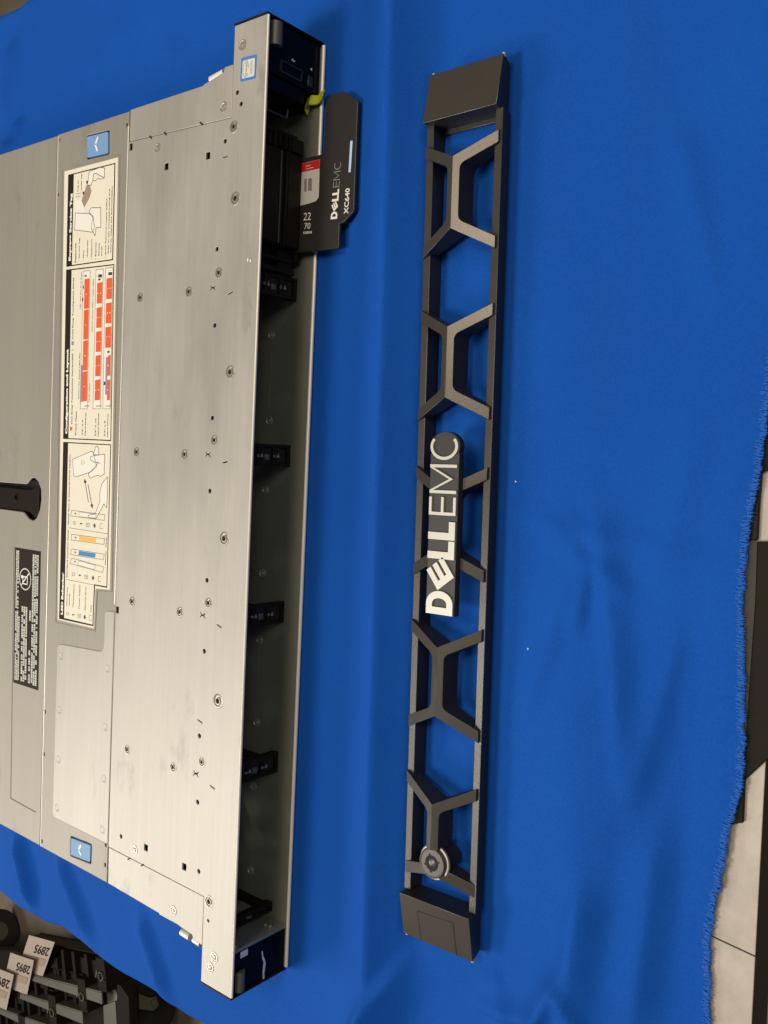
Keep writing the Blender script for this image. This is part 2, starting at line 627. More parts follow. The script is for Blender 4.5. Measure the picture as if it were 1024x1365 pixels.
def cloth_h(x, y):
    xr = 58.6 - 0.0215 * y
    h = 0.0
    if x > 2:
        if x < xr:
            h = 16.0 * max(0.0, (x - 4) / (xr - 4)) ** 2.2 if x > 4 else 0.0
        else:
            h = 16.0 * max(0.0, 1 - (x - xr) / 24.0) ** 1.55
        if abs(x - xr) < 5:
            h -= 0.5 * (1 - abs(x - xr) / 5) ** 2
        h += 0.35 * noise.noise((x * 0.03, y * 0.012, 2))
    for a, b, hh, w, w2 in FOLDS:
        h += 1.9 * ridge(x, y, a, b, hh, w, w2)
    k = sm(128, 160, x)
    h += k * (4.2 * noise.noise((x * 0.018, y * 0.008, 7)) + 0.8 * noise.noise((x * 0.05, y * 0.02, 1)))
    g = sm(-218, -250, y) if x < 40 else sm(-205, -240, y) * 0.8
    h += g * 2.2 * noise.noise((x * 0.022, y * 0.006, 11))
    g2 = sm(225, 260, y)
    h += g2 * 1.6 * noise.noise((x * 0.011, y * 0.012, 4))
    h += 11.0 * sm(122, 165, x) * (1 - sm(168, 224, x)) * sm(-30, -120, y)
    h = h * (1 - sm(205, 222, x)) + (0.6 + 1.5 * sm(-140, -115, y)) * sm(205, 222, x)
    under = sm(0.5, -2, x) * sm(248, 243, abs(y))
    h *= 1 - under
    b0 = (1 - sm(20, 26, abs((x - 98.2) + 0.0216 * (y - 9.3)))) * (1 - sm(200, 208, abs(y - 9.3)))
    h *= 1 - b0
    return max(h, -1.0) + 0.0


def build_cloth():
    XL = -760.0
    xs = []
    x = XL
    while x < -345:
        xs.append(x)
        x += 14
    nx = 265
    xs += [-345 + (226 + 345) * i / nx for i in range(nx + 1)]
    ny = 290
    drape = []
    for k in range(1, 6):
        a = k / 5 * math.pi / 2
        drape.append((7 * math.sin(a), 7 * (1 - math.cos(a))))
    drape += [(7.5, 7 + d) for d in (6, 14, 26, 45, 70, 100, 140, 190)]
    verts, rows = [], []
    nd = len(drape)
    for i, xn in enumerate(xs):
        yb, yt = yb_edge(xn), yt_edge(xn)
        colv = []
        s = max(0.0, (xn + 345) / 571.0)

        def put(xx, yy, dz=0.0):
            f = xr_edge(yy) - 226 if xn > -345 else 0
            X = xx + f * s * s * s
            Z = cloth_h(X, yy) + dz
            verts.append((X * S, yy * S, Z * S))
            colv.append(len(verts) - 1)
        for (o, dz) in reversed(drape):
            wv = 6 * noise.noise((xn * 0.02, dz * 0.004, 9)) * sm(4, 80, dz)
            put(xn, yb - o - wv, -dz)
        for j in range(ny + 1):
            put(xn, yb + (yt - yb) * j / ny)
        for (o, dz) in drape:
            wv = 6 * noise.noise((xn * 0.02, dz * 0.004, 19)) * sm(4, 80, dz)
            put(xn, yt + o + wv, -dz)
        rows.append(colv)
    faces = []
    for i in range(len(rows) - 1):
        a, b = rows[i], rows[i + 1]
        for j in range(len(a) - 1):
            faces.append((a[j], b[j], b[j + 1], a[j + 1]))
    me = bpy.data.meshes.new('blue_cloth')
    me.from_pydata(verts, [], faces)
    me.materials.append(M['cloth'])
    me.polygons.foreach_set("use_smooth", [True] * len(me.polygons))
    o = bpy.data.objects.new('blue_cloth', me)
    COL.objects.link(o)
    o.location.z = -0.0003
    return o


cloth = tag(build_cloth(), 'creased royal blue cotton cloth with a frayed right edge spread over the table', 'cloth')
# loose threads along the raw right edge
mb = MB()
y = -250.0
while y < 130:
    y += random.uniform(0.28, 0.62)
    x = xr_edge(y)
    z = cloth_h(x - 1, y)
    for k in range(2):
        ln = random.uniform(0.2, 1.3) * (0.6 + 1.2 * max(0, noise.noise((y * .12, 0, 8)) + .3))
        dy = random.uniform(-1.3, 1.3)
        st = random.uniform(0.6, 3.2)
        p0 = Vector((x - st, y + random.uniform(-.3, .3), z + 0.15 + 0.25 * random.random()))
        p1 = p0 + Vector((st * 0.6 + ln * 0.5, dy * 0.5, 0.4 * random.random()))
        p2 = p0 + Vector((st + ln * 0.7, dy, -0.6 * random.random()))
        w = 0.16
        mb.add([p0 + Vector((0, -w, 0)), p0 + Vector((0, w, 0)), p1 + Vector((0, w, .1)), p1 + Vector((0, -w, .1)), p2], [(0, 3, 2, 1), (3, 4, 2)])
tag(mb.build('frayed_threads', M['fringe'], cloth, off=(0, 0, -0.3)), kind='stuff')
mb = MB()
for (px, py) in ((707, 864), (688, 642)):
    x, y = P_(px, py)
    mb.lathe(x, y, [(0.05, cloth_h(x, y) - .1), (0.45, cloth_h(x, y) + .1), (0.3, cloth_h(x, y) + .4), (0.05, cloth_h(x, y) + .5)], 6)
tag(mb.build('lint', M['white'], cloth, off=(0, 0, -0.3)), kind='stuff')

# ================================================================== SERVER
server = tag(empty('rack_server'), 'thin silver rack server with empty black front bays and label on its lid', 'server')

# ---- top front sheet with its pressed and punched features
R_HOLES = [(316.2, 123), (321.2, 138.3), (300, 188), (289, 332), (286, 433.7), (282.8, 557), (279.5, 654.4), (275.7, 773.4), (272.2, 868),
           (265.8, 981), (263.4, 1069.3), (265, 1161.6), (161.4, 1115)]
SQ = [(277.2, 207.4), (245.6, 1155.7), (194.5, 1130), (221.7, 221.9)]
RIV = [(311.8, 169, 2.9), (313.8, 264.6, 3.3), (291.9, 363.7, 2.7), (252, 389, 2.7), (307, 496, 3.3), (286, 587, 2.7), (246.4, 606, 2.7),
       (299, 718, 3.4), (278, 804, 2.7), (240, 816, 2.7), (290.7, 934.6, 3.6), (269.3, 1016, 2.5), (187, 397, 2.6), (182.3, 602.7, 2.6),
       (176.5, 802, 2.6), (169.9, 999.3, 2.6), (231, 1022.7, 2.6), (278.7, 1201.7, 3.2)]
BOSS = [(323.5, 60, 2.6), (286, 1276, 2.6), (280.4, 1289.6, 2.6), (210, 197, 2.4), (179.3, 1132.8, 2.8)]
XS = [(283.4, 383.3), (277, 605.5), (270, 820), (261, 1031.3)]
SLOTS = [(306.8, 390.6, 0.3), (300, 616, 0.2), (292, 834.4, -.3), (266.4, 961.5, -.3), (283, 1049.4, -.25), (300, 209, 0.0)]

XA, XB = -106.0, -176.5          # seams between the three top sheets
yA1, yA2 = at(309, 157, H).y, at(170, 190, H).y
yC1, yC2 = at(269.6, 1194, H).y, at(145, 1129, H).y
outer = [(0.4, 241.2), (-22.6, 241.2), (-22.6, yA1), (-60, (yA1 * .55 + yA2 * .45)), (XA, yA2), (XA, yC2), (-63, (yC1 + yC2) / 2),
         (-22.6, yC1), (-22.6, -241.3), (0.4, -241.3)]
holes = []
for q in R_HOLES:
    c = xy(*q, H)
    holes.append(circle(c[0], c[1], 1.15, 14))
c = xy(277.5, 1227.5, H)
holes.append(circle(c[0], c[1], 0.8, 10))
for q in SQ:
    c = xy(*q, H)
    holes.append(rounded([(c[0] - 1.6, c[1] - 1.75), (c[0] + 1.6, c[1] - 1.75), (c[0] + 1.6, c[1] + 1.75), (c[0] - 1.6, c[1] + 1.75)], .3, 2))
for q in XS:
    cx, cy = xy(*q, H)
    pts = [(-1.9, 1.5), (-.7, .35), (.7, .35), (1.9, 1.5), (1.9, .9), (1.0, 0), (1.9, -.9), (1.9, -1.5), (.7, -.35), (-.7, -.35), (-1.9, -1.5), (-1.9, -.9), (-1.0, 0), (-1.9, .9)]
    holes.append([(cx + a, cy + b) for a, b in pts])
for (px, py, r) in SLOTS:
    cx, cy = xy(px, py, H)
    ca, sa = math.cos(r), math.sin(r)
    holes.append([(cx + a * ca - b * sa, cy + a * sa + b * ca) for a, b in ((-1.8, -.3), (1.8, -.3), (1.8, .3), (-1.8, .3))])
for (px, py, r) in RIV:
    cx, cy = xy(px, py, H)
    holes.append(circle(cx, cy, r * 0.8, 20))
for (px, py) in ((169.6, 197), (156.5, 813)):
    cx, cy = xy(px, py, H)
    holes.append([(XA + .6, cy - 1.9), (XA + 3.2, cy - 1.9), (XA + 3.2, cy + 1.9), (XA + .6, cy + 1.9)])
top_front = plate('bay_top', outer, holes, H - 1.2, H, M['steel'], server, bevel=0.28)
# rolled front hem of the top sheet, its highlight put into the pale colour
MB().tube([(0.2, -241, H - .75), (0.2, 241, H - .75)], 0.75, 10).build('front_hem', M['hem'], server)

rb = []
for (px, py, r) in RIV:
    cx, cy = xy(px, py, H)
    m_ = MB()
    R8 = r * 0.8
    m_.lathe(cx, cy, [(R8 * 1.32, H - .02), (R8 * 1.22, H + .18), (R8 * 1.02, H + .22), (R8 * .93, H - .35), (R8 * .72, H - .45), (R8 * .64, H + .25), (R8 * .50, H + .3),
                      (R8 * .42, H - 1.6)], 22, close=False)
    o = m_.build('rivet', M['rivet'], server)
    MB().lathe(cx, cy, [(R8 * .46, H - .35), (0.01, H - .35)], 10, close=False).build('bore', M['recess_shade'], o)
for (px, py, r) in BOSS:
    cx, cy = xy(px, py, H)
    MB().lathe(cx, cy, [(r * 1.05, H - .02), (r, H + .22), (r * .8, H + .25), (r * .7, H + .05), (r * .5, H + .05), (r * .42, H + .4), (r * .2, H + .55), (0.02, H + .6)], 22,
               close=False).build('rivet', M['rivet'], server)

m_ = MB()
for (px, py, w, h) in ((330.3, 346.5, 1.5, 2.6), (333.8, 347.6, 1.3, 2.2)):
    c = xy(px, py, H)
    m_.prism([(c[0] + a * .25 * w, c[1] + b * .25 * h) for a, b in ((-1, -1.2), (.6, -1.5), (1.2, .3), (.4, 1.4), (-1.1, .8))], H - .02, H + .03)
tag(m_.build('paint_chip', M['white'], server), kind='stuff')

# ---- side flanges of the chassis beside the front sheet
zf = H - 0.25
g = 0.35
for side, pts in ((1, [(172, 147), (270, 114.5), (272.5, 112), (298, 96), (299.5, 89.5), (308.7, 86.5)]),
                  (-1, [(145, 1178), (236, 1231.5), (241, 1236), (256, 1246), (258, 1253), (270.5, 1261)])):
    po = [xy(px, py, zf) for px, py in pts]
    if side == 1:
        poly = [(XA + .2, po[0][1])] + po[1:-1] + [(-23.0, po[-1][1]), (-23.0, yA1 + g), (-60, (yA1 * .55 + yA2 * .45) + g), (XA + .2, yA2 + g)]
    else:
        poly = [(XA + .2, po[0][1])] + po[1:-1] + [(-23.0, po[-1][1]), (-23.0, yC1 - g), (-63, (yC1 + yC2) / 2 - g), (XA + .2, yC2 - g)]
    plate('side_flange', poly, [], zf - 1.2, zf, M['steel'], server, bevel=0.3)
for (px, py, r) in ((298, 142.7, 2.5), (231.5, 1213.7, 2.4)):
    cx, cy = xy(px, py, zf)
    MB().lathe(cx, cy, [(r * 1.1, zf - .02), (r, zf + .25), (r * .8, zf + .28), (r * .66, zf + .02), (r * .42, zf + .05), (r * .3, zf + .4), (0.02, zf + .5)], 20, close=False).build('rivet', M['rivet'], server)
# dark little relief notches along the flange seams
mb = MB()
for (px, py) in ((201.5, 183), (221, 178), (269, 164.5), (172.5, 1145), (190.5, 1153.5)):
    cx, cy = xy(px, py, H + .05)
    sg = 1 if py < 600 else -1
    MB().bar((cx - 1.6, cy + .9 * sg, H + .02), (cx + .8, cy - .9 * sg, H + .02), 0.75, 0.12).build('relief_notch', M['recess_shade'], server)
# small pins that stick out beyond the flanges by the ears
a, b = at(282, 107, H - 4), at(300, 97, H - 4)
MB().tube([a, b], 2.0, 12).build('side_pin', M['hem'], server)
a, b = at(243, 1242, H - 4), at(254, 1249, H - 4)
MB().tube([a, b], 2.0, 12).build('side_pin', M['hem'], server)
a, b = at(259, 1252, H - 3), at(268, 1258, H - 3)
MB().tube([a, b], 1.8, 12).build('side_pin', M['hem'], server)

# ---- middle lid with label
zm = H + 0.08
nb = []
for (px, py) in ((72.6, 260.5), (58.5, 948), (57, 1004.5), (55.8, 1121.5), (74, 188)):
    cy = max(-213.6, min(213.8, at(px, py, zm).y))
    nb.append([(XB + 1.4, cy - 1.0), (XB + 2.6, cy - 1.0), (XB + 2.6, cy + 1.0), (XB + 1.4, cy + 1.0)])
for (px, py) in ((170, 165.5), (143.8, 1155), (145.5, 1128.5)):
    cy = max(-213.6, min(213.8, at(px, py, zm).y))
    nb.append([(XA - 3.2, cy - 1.0), (XA - 1.7, cy - 1.0), (XA - 1.7, cy + 1.0), (XA - 3.2, cy + 1.0)])
LU = [xy(q[0], q[1], zm) for q in ((116, 182.5), (144.7, 175.4), (144.7, 204), (116.8, 210.5))]
LL = [xy(q[0], q[1], zm) for q in ((95.2, 1116.6), (121.4, 1126.8), (120.6, 1149.6), (94.5, 1139.5))]


def grow(poly, k):
    cx = sum(p[0] for p in poly) / len(poly)
    cy = sum(p[1] for p in poly) / len(poly)
    return [(cx + (p[0] - cx) + math.copysign(k, p[0] - cx), cy + (p[1] - cy) + math.copysign(k, p[1] - cy)) for p in poly]


lid = plate('middle_lid', [(XA - .2, 216.8), (XB + .3, 216.8), (XB + .3, -216.6), (XA - .2, -216.6)],
            nb + [rounded(grow(LU, .8), 1.2), rounded(grow(LL, .8), 1.2)], zm - 1.3, zm, M['cover'], server, bevel=0.42)
for k, L in enumerate((LU, LL)):
    MB().prism(grow(L, 1.2), zm - 2.6, zm - 2.2).build('latch_well', M['recess_shade'], lid)
    la = plate('latch', rounded(L, 1.0), [], zm - 2, zm + 0.35, M['latch'], server, bevel=0.35)
    cx, cy = sum(p[0] for p in L) / 4, sum(p[1] for p in L) / 4
    m_ = MB()
    if k == 0:
        m_.bar((cx + 1.0, cy + 4.2, zm + .4), (cx - 1.8, cy + .2, zm + .4), 1.5, .5)
        m_.bar((cx - 1.8, cy + .8, zm + .4), (cx + .6, cy - 3.6, zm + .4), 1.5, .5)
    else:
        m_.prism([(cx + .3, cy + 4.0), (cx + 1.2, cy + 2.6), (cx - .6, cy - .2), (cx - 2.0, cy + .6)], zm, zm + .6)
        m_.bar((cx - 1.4, cy - .6, zm + .4), (cx + 1.4, cy - 2.8, zm + .4), 1.0, .4)
    m_.build('chevron', M['latch_mark'], la, bevel=.15)

MB().tube([(XB + .75, -216, zm - .15), (XB + .75, 216, zm - .15)], .42, 8).build('lid_edge_highlight', M['hem'], lid)  # pale tubes stand in for the highlight along both lid seams
MB().tube([(XA - .6, at(155, 806, H).y, zm - .2), (XA - .6, 209, zm - .2)], .42, 8).build('lid_edge_highlight', M['hem'], lid)
bead = [xy(px, py, zm) for px, py in ((83.5, 229), (84.2, 226.2), (158.5, 206.6), (160.2, 208.5), (149.4, 788.6), (129.8, 787.5), (127.4, 841), (74.6, 829.5), (83.5, 229))]
MB().tube([(p[0], p[1], zm + .02) for p in bead], .36, 6).build('pressed_bead', M['cover'], lid)

# raised plate pressed into the middle lid
EMB = [(154.5, 815.5), (139.5, 813.5), (138, 868.5), (76.2, 857.5), (69.8, 1088.7), (143.5, 1126)]
ze = zm + 0.4
ep = [xy(px, py, ze) for px, py in EMB]
ep[0] = (XA + .1, ep[0][1])
ep[-1] = (XA + .1, ep[-1][1])
emb = plate('pressed_plate', rounded(ep, [0.4, 3, 4, 4, 4, .4]), [], zm - .6, ze, M['steel'], server, bevel=0.5)
for (px, py) in ((81.3, 875), (143.5, 892), (79.5, 947), (140.5, 969.5), (77.7, 1012.5), (138.5, 1038.5), (76, 1077), (136.5, 1106)):
    cx, cy = xy(px, py, ze)
    MB().lathe(cx, cy, [(2.5, ze - .02), (2.3, ze + .12), (1.9, ze + .14), (1.7, ze + .02), (0.8, ze + .03), (.02, ze + .1)], 20, close=False).build('rivet', M['steel'], emb)

# ---- rear lid with black handle and recessed notice
zr = H + 0.2
hw = [xy(px, py, zr) for px, py in ((36, 645.5), (42, 637.5), (46, 637), (51, 642), (54.5, 652), (55, 666), (53, 680), (48.5, 691), (44, 694), (38.5, 691.5), (31.5, 682.5))]
y1h, y2h = at(0, 648, zr).y, at(0, 679, zr).y
handle_hole = [(-420, y1h)] + hw + [(-420, y2h)]
rp = [xy(px, py, zr) for px, py in ((18.3, 727.5), (55.5, 733), (48.5, 1083), (14, 1064))]
rear = plate('rear_lid', [(XB - .3, 216.2), (-700, 216.2), (-700, -216.2), (XB - .3, -216.2)], [rounded(handle_hole, [0, 1.5] + [0] * 9 + [1.5, 0][:len(handle_hole) - 11]), rounded(rp, 1.2)],
             zr - 1.4, zr, M['cover'], server, bevel=0.45)
plate('notice_recess', grow(rp, 1.5), [], zr - 1.2, zr - .45, M['cover'], server, bevel=.05)
zh = zr - 1.6
MB().prism([(-430, y1h + 4), (-150, y1h + 6), (-150, y2h - 6), (-430, y2h - 4)], zr - 7, zr - 6.5).build('handle_well', M['recess_shade'], server)
hy1, hy2 = y1h - 0.4, y2h + 0.4
hx = hw[0][0]
handle = plate('lid_handle', rounded([(-420, hy1), (hx + 2, hy1), (hx + 7, hy1 + 2.6), (hx + 11.5, hy1 + 3), (hx + 11.5, hy2 - 3), (hx + 7, hy2 - 2.6), (hx + 2, hy2), (-420, hy2)], 1),
               [circle(*xy(22, 663, zh), 1.6, 14)], zh - 2.5, zh, M['black'], server, bevel=.5)
c = xy(22, 663, zh)
MB().lathe(c[0], c[1], [(2.6, zh - .01), (2.4, zh + .3), (1.7, zh + .3), (1.5, zh - 1.0), (0.02, zh - 1.0)], 18, close=False).build('pivot_screw', M['black'], handle)
for k in range(4):
    yy = hy2 + 2.0 + (hy1 - hy2 - 4) * k / 3
    MB().box(hx + 12.2, hx + 15.5, yy - 1.0, yy + 1.0, zr - 6, zr - 2.2 - .4 * k).build('spring_rib', M['gloss'], handle, bevel=.2)

# notice sticker: white rows of tiny writing on near-black
zn = zr - 0.38
NT = [(20.2, 729.5), (54.6, 735), (51.2, 920.5), (17.6, 909.5)]
nq = [Vector(xy(px, py, zn)) for px, py in NT]
notice = MB().flat(nq, zn).build('notice_sticker', M['brown'], server, smooth=False)


def nuv(u, v):
    """u across (0 left .. 1 right of the strip as photographed), v from its top edge down"""
    a = nq[0].lerp(nq[1], u)
    b = nq[3].lerp(nq[2], u)
    return a.lerp(b, v)


mb = MB()
rows_ = [(.05, .10, .02, .97), (.115, .165, .02, .97), (.18, .225, .5, .97), (.30, .36, .42, .97), (.38, .44, .42, .97), (.46, .52, .42, .97), (.60, .66, .44, .97),
         (.70, .76, .03, .97), (.78, .84, .03, .97), (.86, .92, .03, .97)]
for (u0, u1, v0, v1) in rows_:
    v = v0
    while v < v1:
        dv = random.choice((.009, .012, .016, .02))
        if random.random() > .12 and not (.36 < u0 < .66 and .52 < v < .72 and u0 > .5):
            for (ua, ub, va, vb) in ((u0, u1, v, v + dv * .22), (u0, u0 + (u1 - u0) * .3, v, v + dv * .8), (u0 + (u1 - u0) * random.choice((.45, .6)), u1, v + dv * .3, v + dv * .8)):
                mb.flat([nuv(ua, va), nuv(ub, va), nuv(ub, vb), nuv(ua, vb)], zn + .05)
        v += dv
tag(mb.build('fine_writing', M['white'], notice, smooth=False), kind='stuff')
mb = MB()
cen = nuv(.42, .22)
ring = [cen + Vector((6.6 * math.cos(t * math.pi / 14), 6.6 * math.sin(t * math.pi / 14))) * 1.0 for t in range(29)]
mb.line(ring, .8, zn + .06)
mb.line([cen + Vector((-4.6, -4.4)), cen + Vector((4.6, 4.4))], .8, zn + .07)
mb.line([cen + Vector(q) for q in ((-2.5, -3), (2.6, -3), (2.6, 1.5), (-2.5, 1.5), (-2.5, -3))], .7, zn + .08)
mb.flat([(p[0], p[1]) for p in circle(cen.x - 3.6, cen.y + 1.2, 1.2, 10)], zn + .09)
mb.build('warning_symbol', M['white'], notice, smooth=False)

# ---- chassis walls, floor and inside
for s in (1, -1):
    MB().box(-700, -23, 215.4 * s - .7, 215.4 * s + .7, 0.4, H - 1.6).build('side_wall', M['steel'], server)
MB().box(-701.5, -700.2, -216, 216, .4, H - 1.2).build('back_wall', M['steel'], server)
floor_tray = plate('bay_floor', [(0, 241), (-24, 241), (-24, 216), (-700, 216), (-700, -216), (-24, -216), (-24, -241), (0, -241)], [], 0.2, 1.2, M['inner'], server, bevel=.2)
tl = [(0.6, 241, 1.0), (0.6, at(428, 120, 1).y, 1.0)]
MB().tube([(0.5, -240.6, 1.05), (0.5, 240.8, 1.05)], 1.0, 10).build('front_lip', M['hem'], server)  # bottom lip, its bright catch of light painted in by the pale material
MB().box(-152, -150, -214.5, 214.5, 1.3, H - 1.3).build('backplane', M['recess_shade'], server)
for (px, py) in ((362, 447), (359, 561), (354, 653), (350, 764), (346, 853), (342, 963), (338, 1048), (334, 1160)):
    cx, cy = xy(px, py, 1.2)
    MB().lathe(cx, cy, [(2.5, 1.15), (2.3, 1.55), (1.8, 1.6), (1.6, 1.3), (.9, 1.25), (.6, 1.5), (.02, 1.55)], 20, close=False).build('floor_rivet', M['rivet'], floor_tray)
mb = MB()
for k in range(-2, 3):                     # shallow pressed lines between the bays
    yc = 32.7 - 82.0 * (k + .0)
for (a, b) in (((362, 470), (358, 545)), ((352, 690), (351, 745)), ((345, 860), (343, 925)), ((388, 755), (386, 800)), ((380, 965), (377, 1060))):
    p, q = at(*a, 1.2), at(*b, 1.2)
    MB().bar((p.x, p.y, 1.25), (q.x, q.y, 1.25), .5, .22).build('pressed_line', M['inner'], floor_tray)

# ---- bay dividers: black guide posts with numbered windows
DIV = [(119.2, 'o', 'o'), (32.7, '0', '2'), (-50.2, '4', '4'), (-131.6, '6', '6'), (-211.5, '8', '8')]
for k, (yc, na, nb_) in enumerate(DIV):
    w = 11.4 if k < 4 else 5.5
    y0, y1 = yc - w / 2, yc + w / 2
    m_ = MB()
    m_.box(-150, -14.2, yc - .9, yc + .9, 1.3, 7.5)
    m_.box(-60, -14.2, yc - .9, yc + .9, 32, H - 1.4)
    m_.box(-16, -13, y0 + .4, y1 - .4, 1.3, H - 1.5)
    d = m_.build('bay_divider', M['black'], server)
    # front grid with windows: stands proud of the post
    fr = MB()
    for (z0, z1) in ((1.3, 3.6), (11.0, 14.0), (21.0, 24.2), (32.0, H - 1.5)):
        fr.box(-13, -11.4, y0, y1, z0, z1)
    for (ya, yb) in ((y0, y0 + 1.8), (y1 - 1.8, y1)):
        for (z0, z1) in ((3.6, 11.0), (14.0, 21.0), (24.2, 32.0)):
            fr.box(-13, -11.45, ya, yb, z0, z1)
    fr.build('guide_face', M['black'], d, bevel=.25)
    for (z0, z1) in ((3.9, 10.6), (14.4, 20.6), (24.6, 31.6)):
        MB().box(-12.9, -12.7, y0 + 1.9, y1 - 1.9, z0, z1).build('window', M['recess_shade'], d)
    MB().box(-12.9, -11.9, yc - w * .22, yc + w * .05, 16, 19).build('light_pipe', M['grey_metal'], d, bevel=.3)
    if k < 4:
        mk = MB()
        for (zz, ch) in ((11.4, nb_), (23.0, na)):
            vs, fs = glyphs(ch, 0.01)
            x0 = min(v[0] for v in vs)
            # number turned the way the photograph shows it: its top to the right
            mk.add([(-11.3, yc + (v[0] - x0) * 3.2 - 1.2, zz + 2.3 - v[1] * 3.0 + .2) for v in vs], fs)
            mk.add([(-11.3, yc - 1.1, zz + .1), (-11.3, yc + 1.1, zz - 1.1 + .1), (-11.3, yc - 1.1, zz - 2.2 + .1)], [(0, 1, 2)])
        mk.build('bay_number', M['bay_print'], d, smooth=False)

# ---- black drive blank filling the first bay
blank = empty('drive_blank')
blank.parent = server
yb0, yb1 = at(398, 332, 8).y, at(402, 209, 8).y
m_ = MB()
m_.box(-140, -7.2, yb0, yb1, 7, H - 2)
m_.build('blank_body', M['black'], blank, bevel=.5)
for (z0, z1, x1) in ((7.2, 16.0, -5.6), (17.0, 18.2, -5.2), (19.6, 20.6, -6.0), (22, 33.5, -6.2), (34.5, 35.6, -5.8)):
    MB().box(-7.3, x1, yb0 + .3, yb1 - .3, z0, z1).build('ridge', M['black'], blank, bevel=.35)
m_ = MB()
m_.box(-60, -11, yb0 - 14, yb0, 6, 16).box(-60, -14, yb0 - 16, yb0, 19, 30).box(-60, -12, yb0 - 11, yb0, 32, H - 2)
m_.box(-13, -9.0, yb0 - 13, yb0 - 10.5, 6, H - 3).box(-13, -10, yb0 - 7, yb0 - 5.4, 8, H - 4)
m_.box(-12, -8.5, yb0 - 6, yb0, 3, 6.2)
m_.build('lower_bracket', M['black'], blank, bevel=.3)
m_ = MB()
m_.box(-60, -12, yb1, yb1 + 12, 5, H - 3).box(-13, -8, yb1 + 2, yb1 + 9, 4, 12)
for i in range(6):
    m_.box(-12.2, -9.5 + .4 * (i % 2), yb1 + 1.0 + (i % 3), yb1 + 10, 11 + i * 3.6, 12.4 + i * 3.6)
m_.build('upper_bracket', M['black'], blank, bevel=.25)
for zz in (16.8, 21.4, 34.0):
    MB().box(-6.4, -5.9, yb0 + .5, yb1 - .5, zz - .25, zz + .25).build('ridge_gleam', M['grey_metal'], blank)

# ---- ears: control blocks at both ends of the front
yo = 203.0
ear = MB().box(-22, -1.6, 216.6, 241.6, 1.3, H - 1.3).build('ear_block', M['gloss'], server, bevel=.4)
MB().box(-22, -3.2, 209.5, 216.4, 10, H - 1.3).box(-22, -9.5, 209.5, 216.4, 1.3, 9.9).build('ear_block', M['gloss'], server, bevel=.4)
MB().box(-23.4, 0.0, 241.65, 242.6, 0.6, H - .2).build('ear_cap', M['black'], server, bevel=.2)
MB().tube([(-1.4, 240.2, 33), (-1.4, 229.2, 33)], 3.3, 14).build('captive_screw', M['grey_metal'], ear)
u0, u1 = atx(374.5, 81, -1.5), atx(401, 108.5, -1.5)
port = MB()
ua, ub, uc, ud = [atx(*q, -1.5) for q in ((374.5, 80.5), (402.5, 95.5), (400.5, 109), (374, 95))]
for (a, b) in ((ua, ub), (ub, uc), (uc, ud), (ud, ua)):
    port.bar(a + Vector((.2, 0, 0)), b + Vector((.2, 0, 0)), .7, .9, up=(1, 0, 0))
port.build('usb_port', M['dark_metal'], ear)
p = (ub + uc) / 2
MB().box(-1.7, -1.35, p.y - 2.6, p.y + 2.6, p.z - 8.2, p.z - 5).build('status_port', M['dark_metal'], ear, bevel=.2)
m_ = MB()
q = atx(389, 79.5, -1.4)
m_.bar((-1.45, q.y, q.z), (-1.45, q.y - .2, q.z - 2.2), .5, .4, up=(1, 0, 0))
m_.add([(-1.4, q.y + .9, q.z - 1), (-1.4, q.y - .7, q.z - 1.2), (-1.4, q.y, q.z + .3)], [(0, 1, 2)])
q = atx(415, 92.5, -1.4)
m_.add([(-1.4, q.y + .9, q.z - .6), (-1.4, q.y - .7, q.z - .6), (-1.4, q.y, q.z + .9)], [(0, 1, 2)])
m_.build('port_symbol', M['white'], ear, smooth=False)
v0 = atx(356, 141, -3)
vga = MB()
vp = [atx(*q, -3) for q in ((356, 134), (354.5, 146), (381.5, 158), (383, 146))]
for (a, b) in zip(vp, vp[1:]):
    vga.bar(a + Vector((.3, 0, 0)), b + Vector((.3, 0, 0)), .8, 1.0, up=(1, 0, 0))
vga.build('display_port', M['dark_metal'], server, bevel=.15)
# lower ear with its glossy face
ear2 = MB().box(-22, -1.2, -241.6, -219.6, 1.4, H - 1.3).build('ear_block', M['gloss'], server, bevel=.4)
MB().box(-23.4, 0.0, -242.7, -241.65, 0.6, H - .2).build('ear_cap', M['black'], server, bevel=.2)
MB().box(-60, -0.4, -219.4, -217.8, 1.3, H - 1.3).build('bay_wall', M['inner'], server, bevel=.2)
MB().tube([(-1.2, -230, 33.5), (-1.2, -240.4, 33.5)], 2.8, 14).build('captive_screw', M['grey_metal'], ear2)
p = atx(325.5, 1271.5, -1)
MB().prism([(p.y - 2, p.z - 2.4), (p.y + 2.2, p.z - 2.6), (p.y + 1.6, p.z + 1.6), (p.y - 1.5, p.z + 2.8)], 0, 1)  # unused outline kept out of the scene
MB().box(-1.3, -.85, p.y - 1.6, p.y + 1.7, p.z - 2.6, p.z + 2.4).build('ear_reflection', M['silver'], ear2, bevel=.3)  # pale plate painted in as a light reflection on the glossy ear
m_ = MB()
pts = [atx(*q, -1.0) for q in ((349.5, 1268), (350.5, 1276), (353, 1283), (351.5, 1296), (351.5, 1309))]
for a, b, w in zip(pts, pts[1:], (.5, 1.1, 1.3, 1.0)):
    m_.bar(a, b, w, .25, up=(1, 0, 0))
m_.build('scuff_mark', M['silver'], ear2)
for (px, py, x) in ((354, 1232.5, -8), (314, 1252, -3), (360.5, 1229, -5)):
    p = atx(px, py, x)
    p.y = -217.7
    MB().lathe(p.x, p.z, [(1.0, -217.75), (1.0, -216.9), (.5, -216.7)], 10, axis='y').build('wall_screw', M['rivet'], server)

